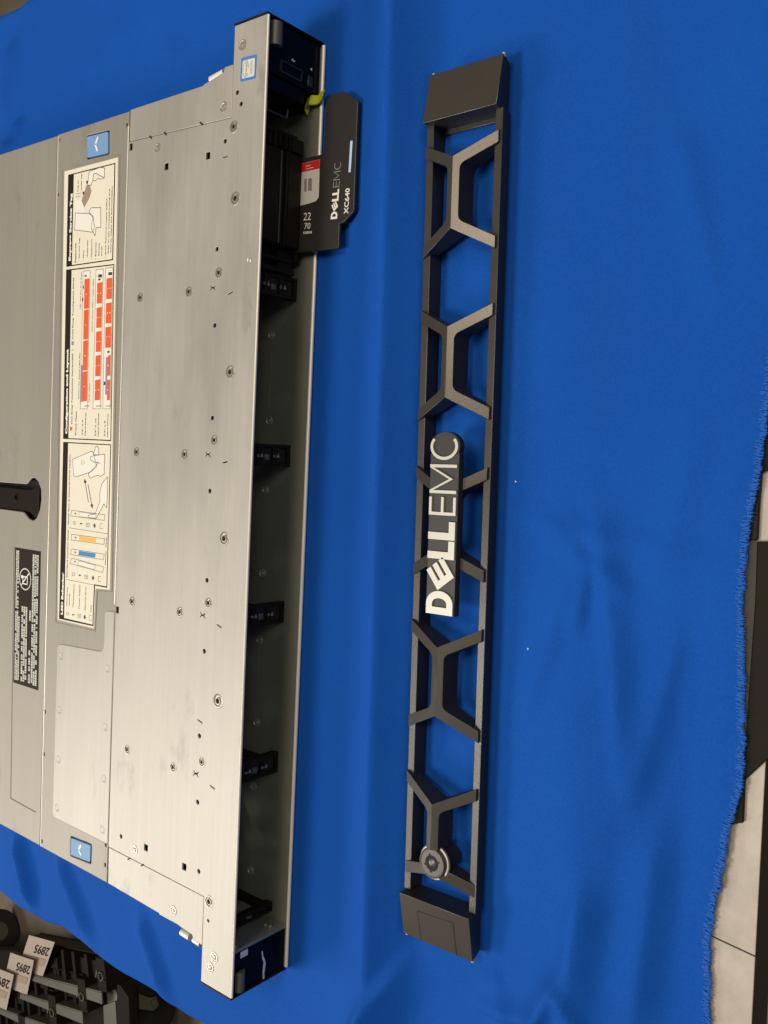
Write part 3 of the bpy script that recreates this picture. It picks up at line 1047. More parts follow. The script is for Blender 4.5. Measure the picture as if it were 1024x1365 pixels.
# ---- processor sticker on the upper ear
zs = H + .06
st = [xy(px, py, zs) for px, py in ((321.8, 77.5), (342.4, 72), (341, 104.5), (320.4, 109.2))]
stk = plate('square_sticker', rounded(st, .8), [], H + .01, H + .12, M['intel'], server, bevel=.02)
zs = H + .16
inn = [xy(px, py, zs) for px, py in ((323.8, 81), (340, 76.8), (339, 101.2), (322.4, 105.2))]
MB().flat(rounded(inn, .9), zs).build('sticker_face', M['silver'], stk, smooth=False)
m_ = MB()
text(m_, "intel", xy(329, 100.5, zs + .05), xy(329.8, 83, zs + .05), 1.5, zs + .05, .01)
text(m_, "XEON", xy(336, 98.5, zs + .05), xy(336.8, 81, zs + .05), 1.4, zs + .05)
cc = Vector(xy(327.6, 92, zs + .05))
m_.line([cc + Vector((2.0 * math.cos(t), 3.9 * math.sin(t))) for t in [i * .4 for i in range(15)]], .22, zs + .05)
m_.build('lettering', M['grey_print'], stk, smooth=False)

# ---- lime tab over the front lip
q = [at(*p_, 3.0) for p_ in ((409.5, 148), (409.5, 139), (417, 135), (424, 134), (429.5, 130), (434, 127))]
zz = [1.9, 3.6, 4.6, 3.4, 3.6, 4.6]
m_ = MB()
wd = (2.0, 2.6, 2.4, 2.2, 3.0, 2.4)
vs, fs = [], []
for p, z, w in zip(q, zz, wd):
    for (o, dz) in ((w, -.6), (w, .6), (-w, .6), (-w, -.6)):
        vs.append((p.x + o * .35, p.y + o, z + dz))
for k in range(len(q) - 1):
    for i in range(4):
        j = (i + 1) % 4
        fs.append((k * 4 + i, k * 4 + j, (k + 1) * 4 + j, (k + 1) * 4 + i))
fs += [(3, 2, 1, 0), tuple(len(vs) - 4 + i for i in range(4))]
m_.add(vs, fs)
m_.build('lime_tab', M['lime'], server, bevel=.35)

# ---- pull-out information tag
zt = 7.0
tp = [(402, 209.5), (431.5, 205), (434.5, 136), (439, 126.5), (457.4, 121.4), (477.3, 133), (471.8, 281.5), (457.6, 297), (452.5, 298), (451.5, 331), (403, 332)]
tw = [xy(px, py, zt) for px, py in tp]
tw[0] = (-90, tw[0][1])
tw[-1] = (-90, tw[-1][1])
itag = plate('information_tag', rounded(tw, [0, 1, 1, 1, 1.5, 1, .8, .6, .5, .5, 0]), [], zt - 2.0, zt, M['tag'], server, bevel=.45)
zp = zt + .06
m_ = MB()
stp = [xy(px, py, zp) for px, py in ((401.3, 218.5), (426.6, 212.2), (426, 226.5), (425, 263.5), (421, 268.5), (406, 273), (399, 274.5))]
stp[0] = (stp[0][0] - 6, stp[0][1])
stp[-1] = (stp[-1][0] - 6, stp[-1][1])
card = plate('card_sticker', rounded(stp, [0, .4, 0, 2, 2, 0, 0]), [], zt + .01, zt + .1, M['silver'], itag, bevel=.02)
z2 = zt + .15
m_ = MB()
m_.flat([xy(px, py, z2) for px, py in ((401, 218.6), (426.4, 212.4), (426, 224.5), (400.6, 230))], z2)
m_.build('red_band', M['red'], itag, smooth=False)
m_ = MB()
text(m_, "iDRAC", xy(408, 222.8, z2 + .05), xy(414, 221.4, z2 + .05), .8, z2 + .05)
m_.line([xy(408, 225.5, z2 + .05), xy(418, 223, z2 + .05)], .25, z2 + .05)
m_.build('band_print', M['white'], itag, smooth=False)
m_ = MB()
for (x0, x1, y0, y1) in ((406, 409, 238.5, 255), (411, 416, 238, 254)):
    m_.flat([xy(x0, y0, z2), xy(x1, y0 - .5, z2), xy(x1 - .3, y1, z2), xy(x0 - .3, y1 + .5, z2)], z2)
m_.build('chip_mark', M['grey_print'], itag, smooth=False)


# lettering of the maker's mark: shared by the tag and the bezel
def rect(a, b, c, d):
    return [(a, c), (b, c), (b, d), (a, d)]


def letter_D(x, w, st):
    n = 10
    out = [(x, 0), (x + w * .42, 0)] + [(x + w * .42 + w * .58 * math.sin(i / n * math.pi), .5 - .5 * math.cos(i / n * math.pi)) for i in range(1, n)] + [(x + w * .42, 1), (x, 1)]
    return out


def mark_polys(x, pos, st, th):
    """solid pieces of the mark in a frame with letters 1 high; pos gives start and end of each letter"""
    P = []
    (d0, d1), (e0, e1), (l0, l1), (k0, k1), (f0, f1), (m0, m1), (c0, c1) = pos
    # D as stem, two bars and an arc of short pieces
    P.append(rect(d0, d0 + st, 0, 1))
    n = 14
    w = d1 - d0
    cx = d0 + w * .45
    rx, ry = w * .55, .5
    for i in range(n):
        a, b = -math.pi / 2 + math.pi * i / n, -math.pi / 2 + math.pi * (i + 1) / n
        P.append([(cx + rx * math.cos(a), .5 + ry * math.sin(a)), (cx + rx * math.cos(b), .5 + ry * math.sin(b)),
                  (cx + (rx - st) * math.cos(b), .5 + (ry - st) * math.sin(b)), (cx + (rx - st) * math.cos(a), .5 + (ry - st) * math.sin(a))])
    P.append(rect(d0 + st, cx, 0, st))
    P.append(rect(d0 + st, cx, 1 - st, 1))
    # slanted E
    s = (e1 - e0) / 1.40
    ex, ey = (e0 + e1) / 2, .5
    ca, sa = math.cos(math.radians(37)), math.sin(math.radians(37))

    def rot_(pl):
        return [(ex + (a - .5) * s * ca - (b - .5) * s * sa, ey + (a - .5) * s * sa + (b - .5) * s * ca) for a, b in pl]
    P.append(rot_(rect(0, .30, 0, 1)))
    for (b0, b1) in ((0, .25), (.375, .625), (.75, 1)):
        P.append(rot_(rect(.30, 1, b0, b1)))
    for (a, b) in ((l0, l1), (k0, k1)):
        P.append(rect(a, a + st, 0, 1))
        P.append(rect(a + st, b, 0, st))
    # thin E M C
    P.append(rect(f0, f0 + th, 0, 1))
    for (b0, b1) in ((0, th), (.5 - th / 2, .5 + th / 2), (1 - th, 1)):
        P.append(rect(f0 + th, f1, b0, b1))
    P.append(rect(m0, m0 + th, 0, 1))
    P.append(rect(m1 - th, m1, 0, 1))
    mm = (m0 + m1) / 2
    P.append([(m0 + th, 1), (m0 + th, 1 - th * 1.35), (mm, .13), (mm, .13 + th * 1.5)])
    P.append([(m1 - th, 1), (m1 - th, 1 - th * 1.35), (mm, .13), (mm, .13 + th * 1.5)])
    n = 22
    cx, rx, ry = (c0 + c1) / 2, (c1 - c0) / 2 * 1.02, .515
    a0, a1 = math.radians(52), math.radians(308)
    for i in range(n):
        a, b = a0 + (a1 - a0) * i / n, a0 + (a1 - a0) * (i + 1) / n
        P.append([(cx + rx * math.cos(a), .5 + ry * math.sin(a)), (cx + rx * math.cos(b), .5 + ry * math.sin(b)),
                  (cx + (rx - th) * math.cos(b), .5 + (ry - th) * math.sin(b)), (cx + (rx - th) * math.cos(a), .5 + (ry - th) * math.sin(a))])
    return P


# measured from the bezel: starts and ends along the baseline in mm, letters 14.2 high
POS_MM = [(-43.3, -32.9), (-32.6, -17.8), (-18.7, -10.7), (-10.2, -2.2), (0.6, 8.6), (10.2, 22.9), (25.0, 36.6)]
HT = 14.2


def mark(hscale, wscale, org, direction, z0, z1, split):
    """returns (heavy part, light part) as MB; org = baseline origin (x, y) for position 0"""
    pos = [((a) / HT, (b) / HT) for a, b in POS_MM]
    P = mark_polys(0, pos, .225, .095)
    d = Vector(direction).normalized()
    n = Vector((-d.y, d.x))
    org = Vector(org)
    hv, lt = MB(), MB()
    for pl in P:
        q = [org + d * (a * HT * wscale) + n * (b * HT * hscale) for a, b in pl]
        tgt = hv if max(a for a, b in pl) * HT < -1 else lt
        tgt.prism([(p.x, p.y) for p in q], z0, z1)
    return hv, lt


za = zt + .04
b0, b1 = Vector(xy(449.5, 291.5, zt)), Vector(xy(455, 214, zt))
wsc = (b1 - b0).length / (36.6 + 43.3)
dd = (b1 - b0).normalized()
hh = (Vector(xy(453, 242, zt)) - Vector(xy(444.5, 242, zt))).length
# letters reach from the baseline (right) to the left
hv, lt = mark(hh / HT, wsc, b0 + dd * (43.3 * wsc), dd, zt - .2, za, True)
hv.build('heavy_lettering', M['white'], itag, smooth=False)
lt.build('thin_lettering', M['grey_print'], itag, smooth=False)
m_ = MB()
text(m_, "XC640", xy(464, 285, za), xy(466.3, 250.5, za), 2.9, za, .018)
text(m_, "22", xy(404.5, 294, za), xy(414.2, 293, za), 4.0, za)
text(m_, "70", xy(405.5, 305.5, za), xy(413.5, 304.8, za), 3.2, za)
for i in range(7):
    a = xy(405 + i * 1.7, 310.3 - i * .12, za)
    m_.flat(rect(a[0] - .25, a[0] + .25, a[1] - .6, a[1] + .6), za)
m_.build('model_lettering', M['white'], itag, smooth=False)
lb = [xy(px, py, za) for px, py in ((467.3, 188), (470.3, 187.5), (467.6, 229.5), (464.8, 229.8))]
MB().prism(lb, zt - .3, za + .1).build('pale_bar', M['ledbar'], itag, smooth=False)

# ================================================================== LABEL ON THE MIDDLE LID
z0 = zm + .08
OUT = [(86, 228.7), (157.6, 209.6), (146.6, 786.2), (127.4, 784.6), (125.2, 837.5), (77, 826)]
sticker = plate('service_label', rounded([xy(px, py, z0) for px, py in OUT], .8), [], zm + .01, z0, M['cream'], server, bevel=.02)
z1, z2, z3, z4, z5 = z0 + .06, z0 + .10, z0 + .14, z0 + .18, z0 + .22


def panel(outer, header_w, lw=1.0):
    """dark frame and header bar of one label panel, then its cream field"""
    pts = [Vector(xy(px, py, z1)) for px, py in outer]
    m1 = MB().flat(pts, z1)
    m1.build('panel_frame', M['brown'], sticker, smooth=False)
    n = len(pts)
    cx = sum(p.x for p in pts) / n
    cy = sum(p.y for p in pts) / n
    return pts


def field(pts, z=None):
    MB().flat([xy(px, py, z2) for px, py in pts], z2).build('panel_field', M['cream'], sticker, smooth=False)


panel([(91, 233), (153.9, 217), (150.8, 346.8), (88.5, 355.8)], 8)
field([(98.6, 232.6), (152.6, 218.8), (149.6, 345.4), (96, 353.2)])
panel([(88.3, 359.4), (152.4, 352), (148.2, 588), (84.2, 585)], 8)
field([(95.6, 360.2), (151.4, 353.6), (147.2, 586.4), (91.3, 584)])
panel([(84.4, 589), (148.2, 592.4), (142.9, 783.6), (126.7, 780.6), (124.4, 834.8), (78.8, 824.8)], 8)
field([(91.0, 590.8), (147.2, 593.6), (142.0, 781.6), (125.4, 778.8), (123.4, 832.6), (85.6, 823.8)])

hd = MB()
tz = z2


def T(mb, s, a, b, h, bold=0.0, z=None):
    z = z or z3
    return text(mb, s, xy(*a, z), xy(*b, z), h, z, bold + .03)


T(hd, "Express Service Tag", (94.2, 347.5), (96.3, 257.5), 1.95, .03)
T(hd, "Configuration and Layout", (89.6, 578.5), (91.2, 465.5), 1.95, .03)
T(hd, "LED Behavior", (83.6, 819.5), (85.3, 763), 1.95, .03)
tag(hd.build('header_lettering', M['white'], sticker, smooth=False), kind='stuff')

tx = MB()
T(tx, "Features:", (101.5, 350), (101.6, 323), 1.2, .01)
for s, a, b in (("\u2022 Service Tag", (106, 348), (106.5, 317)), ("\u2022 MAC", (112, 347), (112.3, 333)), ("Address", (117, 343), (117.4, 320)),
                ("\u2022 Password", (122.6, 346), (123, 319)), ("\u2022 Express", (128, 345.5), (128.5, 323)), ("Service", (132.4, 341), (132.7, 324)),
                ("Code", (136.2, 341), (136.3, 328)), ("\u2022 Quick Resource Locator (QRL):", (141.2, 344), (143, 264)),
                ("Scan to see troubleshooting and", (145, 338), (146.8, 252)), ("how-to videos and documentation", (148.3, 336), (150.1, 248)),
                ("Pull to", (104.6, 255), (104.8, 240)), ("reveal tag", (109, 255), (109.3, 232))):
    T(tx, s, a, b, .95)
tag(tx.build('small_lettering', M['text'], sticker, smooth=False), kind='stuff')
tx = MB()
T(tx, "Hot Swap Touchpoints (terracotta)  |", (96.4, 565), (97.3, 466), 1.15, .008)
T(tx, "Cold Swap Touchpoints (blue)", (97.6, 452), (98.6, 370), 1.15, .008)
T(tx, "Front View", (101.6, 580), (102.5, 548), 1.25, .01)
for a, b, s in (((110.3, 580), (110.8, 560), '3.5" x 4'), ((114.2, 581), (115, 550), 'Hard Drives'), ((127.6, 581.5), (128.2, 558), '2.5" x 10'), ((131.5, 582), (132.2, 550.5), 'Hard Drives'),
                ((140, 582), (140.6, 561), '2.5" x 8'), ((143.8, 582.5), (144.6, 551), 'Hard Drives')):
    T(tx, s, a, b, 1.0, .004)
T(tx, "System ID, Status Light Bar", (105.3, 532), (106.9, 470), .8)
T(tx, "Fault LEDs", (119.3, 536), (120, 511), .8)
T(tx, "USB, Video Port, Power Button", (107.4, 412), (109, 362), .75)
T(tx, "iDRAC Direct (Micro USB), LEDs", (123.3, 442), (125, 372), .75)
tag(tx.build('small_lettering', M['text'], sticker, smooth=False), kind='stuff')
tx = MB()
T(tx, "Quick Sync 2 Control Panel Option", (91.8, 700), (94, 606), 1.0, .005)
T(tx, "Standard Control Panel", (89.8, 770), (91.6, 707), 1.0, .005)
for s, a, b in (("Hard Drive", (89.6, 808), (90.6, 783)), ("Activity", (93, 808), (93.4, 791)), ("Temperature", (98, 810), (99.2, 779)), ("Power Supply", (106, 812), (107, 779)),
                ("Memory Error", (114, 814), (115.2, 781)), ("PCI", (122, 816), (122.3, 807)), ("Normal", (141, 753), (141.8, 735)), ("Fault", (142, 729), (142.6, 716))):
    T(tx, s, a, b, .95)
tag(tx.build('small_lettering', M['text'], sticker, smooth=False), kind='stuff')

# coloured drive diagrams
dg_w, dg_r, dg_b, dg_k = MB(), MB(), MB(), MB()


def strip(mb, x0t, x1t, yt, x0b, x1b, yb, z, sk=1.3):
    mb.flat([xy(x0t, yt + sk * .5, z), xy(x1t, yt - sk * .5, z), xy(x1b, yb - sk * .2, z), xy(x0b, yb + sk * .2, z)], z)


def lerp2(a, b, f):
    return a + (b - a) * f


def drive_row(xt, xb, yt, yb, w, cells, labels):
    """a bank of drives: xt, xb left edge at top and bottom of the picture"""
    X = lambda y: lerp2(xt, xb, (y - yt) / (yb - yt))
    q = lambda ya, yb_, ins=0, w1=None: [xy(X(ya) + ins, ya + .8, z4), xy(X(ya) + (w1 or w), ya - .6, z4), xy(X(yb_) + (w1 or w), yb_ - .3, z4), xy(X(yb_) + ins, yb_ + .3, z4)]
    dg_w.flat([Vector(p) for p in [xy(X(yt), yt + .8, z3), xy(X(yt) + w, yt - .6, z3), xy(X(yb) + w, yb - .3, z3), xy(X(yb), yb + .3, z3)]], z3)
    dg_k.line([xy(X(yt), yt, z5), xy(X(yt) + w, yt - 1, z5), xy(X(yb) + w, yb, z5), xy(X(yb), yb, z5), xy(X(yt), yt, z5)], .2, z5)
    for (ya, yb_, ins) in cells:
        dg_r.flat([Vector(p) for p in q(ya, yb_, ins, w - .6)], z4)
    for (y, s) in labels:
        pass


drive_row(111, 107, 361.5, 545, 9.2, [(371.5, 411.5, 2), (412.8, 452.5, 2), (453.8, 493.8, 2), (495, 535, 2)], [])
drive_row(128, 124, 359.5, 545, 9.6, [(376.5, 404.5, 2), (409.5, 437, 2), (441.5, 469, 2), (473.5, 501.5, 2), (506, 533.5, 2)], [])
drive_row(140.8, 137, 357.5, 545, 9.8, [(370.5, 398.5, 1.5), (403.5, 431, 1.5), (435.5, 463.5, 1.5), (473.5, 501, 5.2), (506, 533.5, 5.2)], [])
strip(dg_b, 107.8, 110.3, 487, 107, 109.4, 536, z5, .3)
strip(dg_b, 141.2, 143.6, 476, 140.2, 142.4, 526, z5, .3)
strip(dg_b, 95.6, 98.4, 455, 95.4, 98.2, 460, z4, .3)
strip(dg_r, 93.4, 96.4, 569, 93.2, 96.2, 574, z4, .2)
for (x, y, w, h) in ((112.5, 367, 3, 2), (131, 366, 5, 4), (131, 371.5, 3, 2.4), (144.5, 363, 5, 4), (143, 468, 3, 2.6), (138.3, 509, 2, 4.6), (110.2, 381, 1.4, 4), (109.6, 397, 1.4, 5), (112, 541, 7, .8), (128, 541, 7, .8), (140.5, 541, 7, .8)):
    dg_k.flat([xy(x, y, z5), xy(x + w, y - .4, z5), xy(x + w, y + h - .4, z5), xy(x, y + h, z5)], z5)
nums = MB()
for (x, ys_) in ((113.6, (392, 433, 474, 515)), (128.8, (391, 423, 455.5, 487.5, 520)), (132.4, (390.5, 422.5, 455, 487, 519.5)), (142.2, (384.5, 417, 449)), (145.4, (384, 416.5, 448.5)), (144.6, (487, 519.5))):
    for i, y in enumerate(ys_):
        xx = x - (y - 390) * .022
        T(nums, str((len(ys_) - 1 - i) * (1 if len(ys_) < 5 else 2)), (xx + 2.2, y + 1.0, ), (xx + 2.25, y - .6), .9, .01, z5 + .04)
dg_w.build('drive_banks', M['paper'], sticker, smooth=False)
dg_r.build('drive_cells', M['terra'], sticker, smooth=False)
dg_b.build('panel_bars', M['slate'], sticker, smooth=False)
nums.build('drive_numbers', M['paper'], sticker, smooth=False)

# control panel drawings
wh, am, cy_ = MB(), MB(), MB()


def tilt_box(p, q, w):
    """box from p to q (px along its length), w px thick, drawn as outline"""
    p, q = Vector(p), Vector(q)
    d = (q - p).normalized()
    n = Vector((-d.y, d.x)) * (w / 2)
    return [p - n, q - n, q + n, p + n]


for (p, q, fill) in (((94.4, 747.5), (137.6, 759.5), None), ((94.8, 735.5), (138.4, 742.5), 'c'), ((95.2, 716), (139, 722), 'a'), ((95, 684), (139.6, 690), None)):
    bx = tilt_box(p, q, 7.6)
    dg_k.line([xy(v.x, v.y, z5) for v in bx + bx[:1]], .22, z5)
    p, q = Vector(p), Vector(q)
    ib = tilt_box(p.lerp(q, .235), p.lerp(q, .74), 5.8)
    if fill:
        (cy_ if fill == 'c' else am).flat([xy(v.x, v.y, z4) for v in ib], z4)
    else:
        wh.flat([xy(v.x, v.y, z4) for v in ib], z4)
        dg_k.line([xy(v.x, v.y, z5) for v in ib + ib[:1]], .16, z5)
    c_ = p.lerp(q, .12)
    dg_k.flat([xy(c_.x - 1.2, c_.y - 1.2, z5), xy(c_.x + 1.4, c_.y - .6, z5), xy(c_.x + .6, c_.y + 1.4, z5)], z5)


def icons(pts):
    for k, (x, y) in enumerate(pts):
        if k == 0:
            dg_k.line([xy(x + 1.8 * math.cos(t), y + 2 * math.sin(t), z5) for t in [i * .7 for i in range(10)]], .2, z5)
        elif k == 1:
            dg_k.flat([xy(x - 1.6, y + .9, z5), xy(x - 1.6, y - .9, z5), xy(x + .2, y - .8, z5), xy(x + 2.2, y, z5), xy(x + .2, y + .9, z5)], z5)
        elif k == 2:
            dg_k.line([xy(x + a, y + b, z5) for a, b in ((-2, -2.2), (2, -2), (1.9, 2.6), (-2.1, 2.4), (-2, -2.2))], .2, z5)
            dg_k.flat([xy(x - .5, y - .6, z5), xy(x + .6, y - .6, z5), xy(x + .6, y + .8, z5), xy(x - .5, y + .8, z5)], z5)
        elif k == 3:
            dg_k.flat([xy(x, y - 3.4, z5), xy(x + 1.6, y, z5), xy(x, y + 3.4, z5), xy(x - 1.6, y, z5)], z5)
        else:
            dg_k.line([xy(x + a, y + b, z5) for a, b in ((2, -3.4), (-1.6, -3.4), (-1.6, 3), (1.8, 3.4), (2, 2))], .18, z5)


icons([(97.8, 765.5), (106.6, 766.8), (115, 768.8), (124, 770.5), (132.6, 772)])
icons([(99.4, 697), (108.2, 698), (117, 699.5), (126, 700.8), (135, 701.5)])
icons([(90.2, 818), (97.8, 819.5), (105.6, 821), (113, 822.6), (120.6, 823.6)])
dg_k.line([xy(91.5, 703.5, z5), xy(143.8, 711.5, z5)], .2, z5)
dg_k.line([xy(88.5, 772.5, z5), xy(126, 780, z5)], .2, z5)
# phone, hands and arrows
ln = MB()


def shape(pts, fill=True, closed=True, w=.3, zf=None):
    zf = zf or z4
    if fill:
        wh.flat([xy(px, py, zf) for px, py in pts], zf)
    ln.line([xy(px, py, z5) for px, py in (pts + pts[:1] if closed else pts)], w, z5)


shape([(96.5, 612.5), (121.5, 601.5), (124.2, 603), (129, 622), (121, 629), (101, 636), (98.5, 634)])
shape([(124.5, 606), (127.2, 596), (129.5, 594.8), (131.6, 598), (131.2, 606.5)], zf=z3)
shape([(139.5, 605.5), (126, 607.2), (120.5, 608.8), (121, 613.4), (125.5, 616), (131.2, 616.4), (127.2, 621.5), (121, 628.5), (117.5, 632), (120.4, 637.4), (129.8, 633.4), (133.8, 635), (138.8, 632.2)], zf=z3 + .02)
ln.line([xy(130.5, 616, z5), xy(134.6, 618.8, z5)], .2, z5)
for r in (3, 5, 7):
    ln.line([xy(115.5 - r * 1.0 * math.cos(t), 616.5 + r * 1.15 * math.sin(t), z5) for t in [i * .25 - .5 for i in range(5)]], .2, z5)
shape([(143.4, 635.5), (135.3, 645.5), (132.8, 660), (133.2, 668), (127, 685), (117.5, 686.8), (118.4, 690), (128.4, 690.8), (138.6, 671.6), (142, 677), (143.2, 664)], zf=z3 + .02)
for (a, b, up) in (((117.8, 669), (112.8, 638), True), ((117.4, 646), (123.2, 678), False)):
    A, B = Vector(a), Vector(b)
    dd_ = (B - A).normalized()
    nn = Vector((-dd_.y, dd_.x))
    ln.line([xy(*A, z5), xy(*(B - dd_ * 3), z5)], .42, z5)
    ln.flat([xy(*B, z5), xy(*(B - dd_ * 5.6 + nn * 1.9), z5), xy(*(B - dd_ * 5.6 - nn * 1.9), z5)], z5)
tag(wh.build('drawing_fill', M['paper'], sticker, smooth=False), kind='stuff')
wh = MB()
# service tag drawing: hand, tag, phone
shape([(119, 228.5), (118, 236), (116.8, 246.5), (121.2, 247.2), (123.8, 240.5), (124.4, 232), (128, 231), (139, 237), (139.5, 224), (134, 223)], zf=z3)
ln.line([xy(px, py, z5) for px, py in ((124, 240), (127, 241), (131, 237.6), (134.8, 239), (139, 237.4))], .22, z5)
wh.flat([xy(px, py, z3) for px, py in ((99.2, 268.5), (109, 265), (114.6, 283.5), (101, 284))], z3)
shape([(100.8, 284), (118.4, 284.6), (124, 288), (126, 302), (123.6, 309.5), (99.4, 306.5)])
shape([(118.8, 282), (121.5, 277), (131.4, 276.8), (134, 276), (134.5, 303), (128, 303.4), (126.6, 314.4), (124, 309), (121.6, 303.6), (124, 290)], zf=z3)
tg = MB()
tg.flat([xy(px, py, z4) for px, py in ((108.8, 267.5), (115.6, 246.5), (119.5, 246.8), (122, 255), (119.2, 263.5), (112.4, 276.5))], z4)
tg.build('tag_drawing', material("taupe_print", (0.30, 0.23, 0.18), .55), sticker, smooth=False)
for (px, py) in ((111.2, 257.5), (116, 243)):
    ln.flat([xy(px - 1.2, py - 1.8, z5), xy(px + 1, py - 2.2, z5), xy(px + 1.2, py + 1.6, z5), xy(px - .8, py + 2, z5)], z5)
for y in (258.6, 262.6):
    ln.line([xy(101, y, z5), xy(107.6, y - 1.4, z5)], .22, z5)
tag(wh.build('drawing_fill', M['paper'], sticker, smooth=False), kind='stuff')
am.build('amber_light', M['amber'], sticker, smooth=False)
cy_.build('blue_light', M['cyan'], sticker, smooth=False)
tag(dg_k.build('diagram_lines', M['text'], sticker, smooth=False), kind='stuff')
tag(ln.build('drawing_lines', M['text'], sticker, smooth=False), kind='stuff')

# ================================================================== BEZEL
bezel = tag(empty('server_bezel', (98.175, 9.325, 0.0), math.radians(1.24)), 'dark graphite honeycomb bezel with silver lettering and a round lock lying on the blue cloth', 'bezel')
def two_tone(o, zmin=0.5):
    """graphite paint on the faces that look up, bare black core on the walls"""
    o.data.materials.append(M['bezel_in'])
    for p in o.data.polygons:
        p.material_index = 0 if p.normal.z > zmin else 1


RZ, TZ = 9.0, 17.0
for s in (1, -1):
    u0, u1 = (16.2, 20.0) if s > 0 else (-20.0, -16.2)
    m_ = MB()
    m_.add([(u0, -176, RZ), (u1, -176, RZ), (u1, 176, RZ), (u0, 176, RZ),
            (u0, -176, 0.3), (u1 - (1.6 if s > 0 else 0), -176, 0.3), (u1 - (1.6 if s > 0 else 0), 176, 0.3), (u0, 176, 0.3)],
           [(0, 1, 2, 3), (7, 6, 5, 4), (0, 4, 5, 1), (1, 5, 6, 2), (2, 6, 7, 3), (3, 7, 4, 0)])
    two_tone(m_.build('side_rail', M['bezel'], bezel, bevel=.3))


def topz(u):
    return TZ - 6.6 * abs(u) / 19.0


def hexa(yc, half=False, name='hexagon_brace'):
    br = empty(name)
    br.parent = bezel
    br.location = (0, yc * S, 0)
    for s in (1, -1):
        w, R = 3.2, 15.5
        E_ = 19.0 if s > 0 else 19.6
        out = [(0, R)]
        up = [(E_, R + 9.6), (E_, R + 4.3)]
        win_t = rounded([(E_, R + 4.3), (w, R - 3.6), (w, 0)], [0, 2.4, 0], 5)
        if half:
            poly = [(0, R)] + [(E_, R + 9.6)] + win_t[:-1] + [(w, -5.2), (0, -5.2)]
        else:
            win_b = rounded([(w, 0), (w, -R + 3.6), (E_, -R - 4.3)], [0, 2.4, 0], 5)
            poly = [(0, R)] + [(E_, R + 9.6)] + win_t[:-1] + win_b[1:] + [(E_, -R - 9.6), (0, -R)]
        m_ = MB()
        m_.prism([(p[0] * s, p[1], topz(p[0])) for p in poly], 4.2, 0)
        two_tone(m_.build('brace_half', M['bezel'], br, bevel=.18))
    return br


for yc in (141.2, 67.8, -3.0, -73.8):
    hexa(yc)
lower = hexa(-144.6, True)
# foot arms below the lock
for s in (1, -1):
    m_ = MB()
    E_ = 19.0 if s > 0 else 19.6
    y0 = -14.6
    poly = [(3, y0 + 1.5), (E_, y0 - 4.2 + .6), (E_, y0 - 9.2), (3, y0 - 3.6)]
    m_.prism([(p[0] * s, p[1], topz(p[0]) - 1.2) for p in poly], 4.2, 0)
    two_tone(m_.build('brace_foot', M['bezel'], lower, bevel=.18))

# end caps
for s, (yi, yo_) in ((1, (175.6, 198.4)), (-1, (-176.4, -197.6))):
    m_ = MB()
    hw_ = 19.4
    zi, zo = 13.6, 9.2
    vs = [(-hw_, yi, zi), (hw_, yi, zi), (hw_, yo_, zo), (-hw_, yo_, zo), (-hw_, yi, .3), (hw_ - 2.2, yi, .3), (hw_ - 2.2, yo_ - s * .6, .3), (-hw_, yo_ - s * .6, .3)]
    m_.add(vs, [(0, 1, 2, 3), (7, 6, 5, 4), (0, 4, 5, 1), (1, 5, 6, 2), (2, 6, 7, 3), (3, 7, 4, 0)])
    cap = m_.build('end_cap', M['bezel'], bezel, bevel=.35)
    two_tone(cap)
    for u in (-18.2, 18.6):
        MB().lathe(u, 7.6, [(.9, yo_ - s * 1.0), (.9, yo_ + s * .7), (.4, yo_ + s * 1.1)], 10, axis='y').build('corner_pin', M['rivet'], cap)
    if s < 0:
        zc = lambda v: zi + (zo - zi) * (v - yi) / (yo_ - yi)
        m_ = MB()
        btn = [(-9.4, -182.6), (10.6, -181.4), (10.9, -197.4), (-9.0, -197.4)]
        for a, b in ((btn[0], btn[1]), (btn[1], btn[2]), (btn[3], btn[0])):
            m_.bar((a[0], a[1], zc(a[1]) - .02), (b[0], b[1], zc(b[1]) - .02), .42, .14)
        m_.build('button_groove', M['recess_shade'], cap)
        m_ = MB()
        m_.add([(p[0] * .96 + .02, p[1] - .25, zc(p[1] - .25) + .1) for p in btn[:2]] + [(p[0] * .96 + .02, p[1], zc(p[1]) + .1) for p in btn[2:]], [(0, 1, 2, 3)])
        m_.build('release_button', M['bezel'], cap)
    else:
        MB().box(-16, 16, yi - 2.2, yi + .2, .3, 1.2).build('cap_lip', M['bezel'], cap, bevel=.2)

# lock
lk = MB()
lx, ly = -0.2, -156.6
lk.lathe(lx + .2, ly, [(8.1, 12.4), (8.1, 13.4), (7.8, 13.7)], 36)
MB().lathe(lx + 1.0, ly, [(5.5, 1.5), (5.5, 12.6)], 24).build('lock_body', M['bezel_in'], bezel)
barrel = lk.build('lock_collar', M['rivet'], bezel, bevel=.2)
face = MB().lathe(lx, ly, [(7.0, 12), (7.0, 14.9), (6.6, 15.5), (6.3, 15.5), (6.0, 15.25), (3.6, 15.25), (3.4, 14.2), (2.3, 14.2), (2.1, 15.0), (1.5, 15.3), (.02, 15.35)], 40, close=False).build(
    'lock_barrel', M['lock'], bezel)
MB().lathe(lx, ly, [(3.5, 15.3), (2.2, 15.3)], 32, close=False).build('key_ring', M['recess_shade'], face)
m_ = MB()
for a in (200, 265, 20, 110):
    r = math.radians(a)
    m_.bar((lx + 3.2 * math.cos(r), ly + 3.2 * math.sin(r), 15.32), (lx + 4.4 * math.cos(r), ly + 4.4 * math.sin(r), 15.32), .8, .06)
m_.build('key_notch', M['recess_shade'], face)

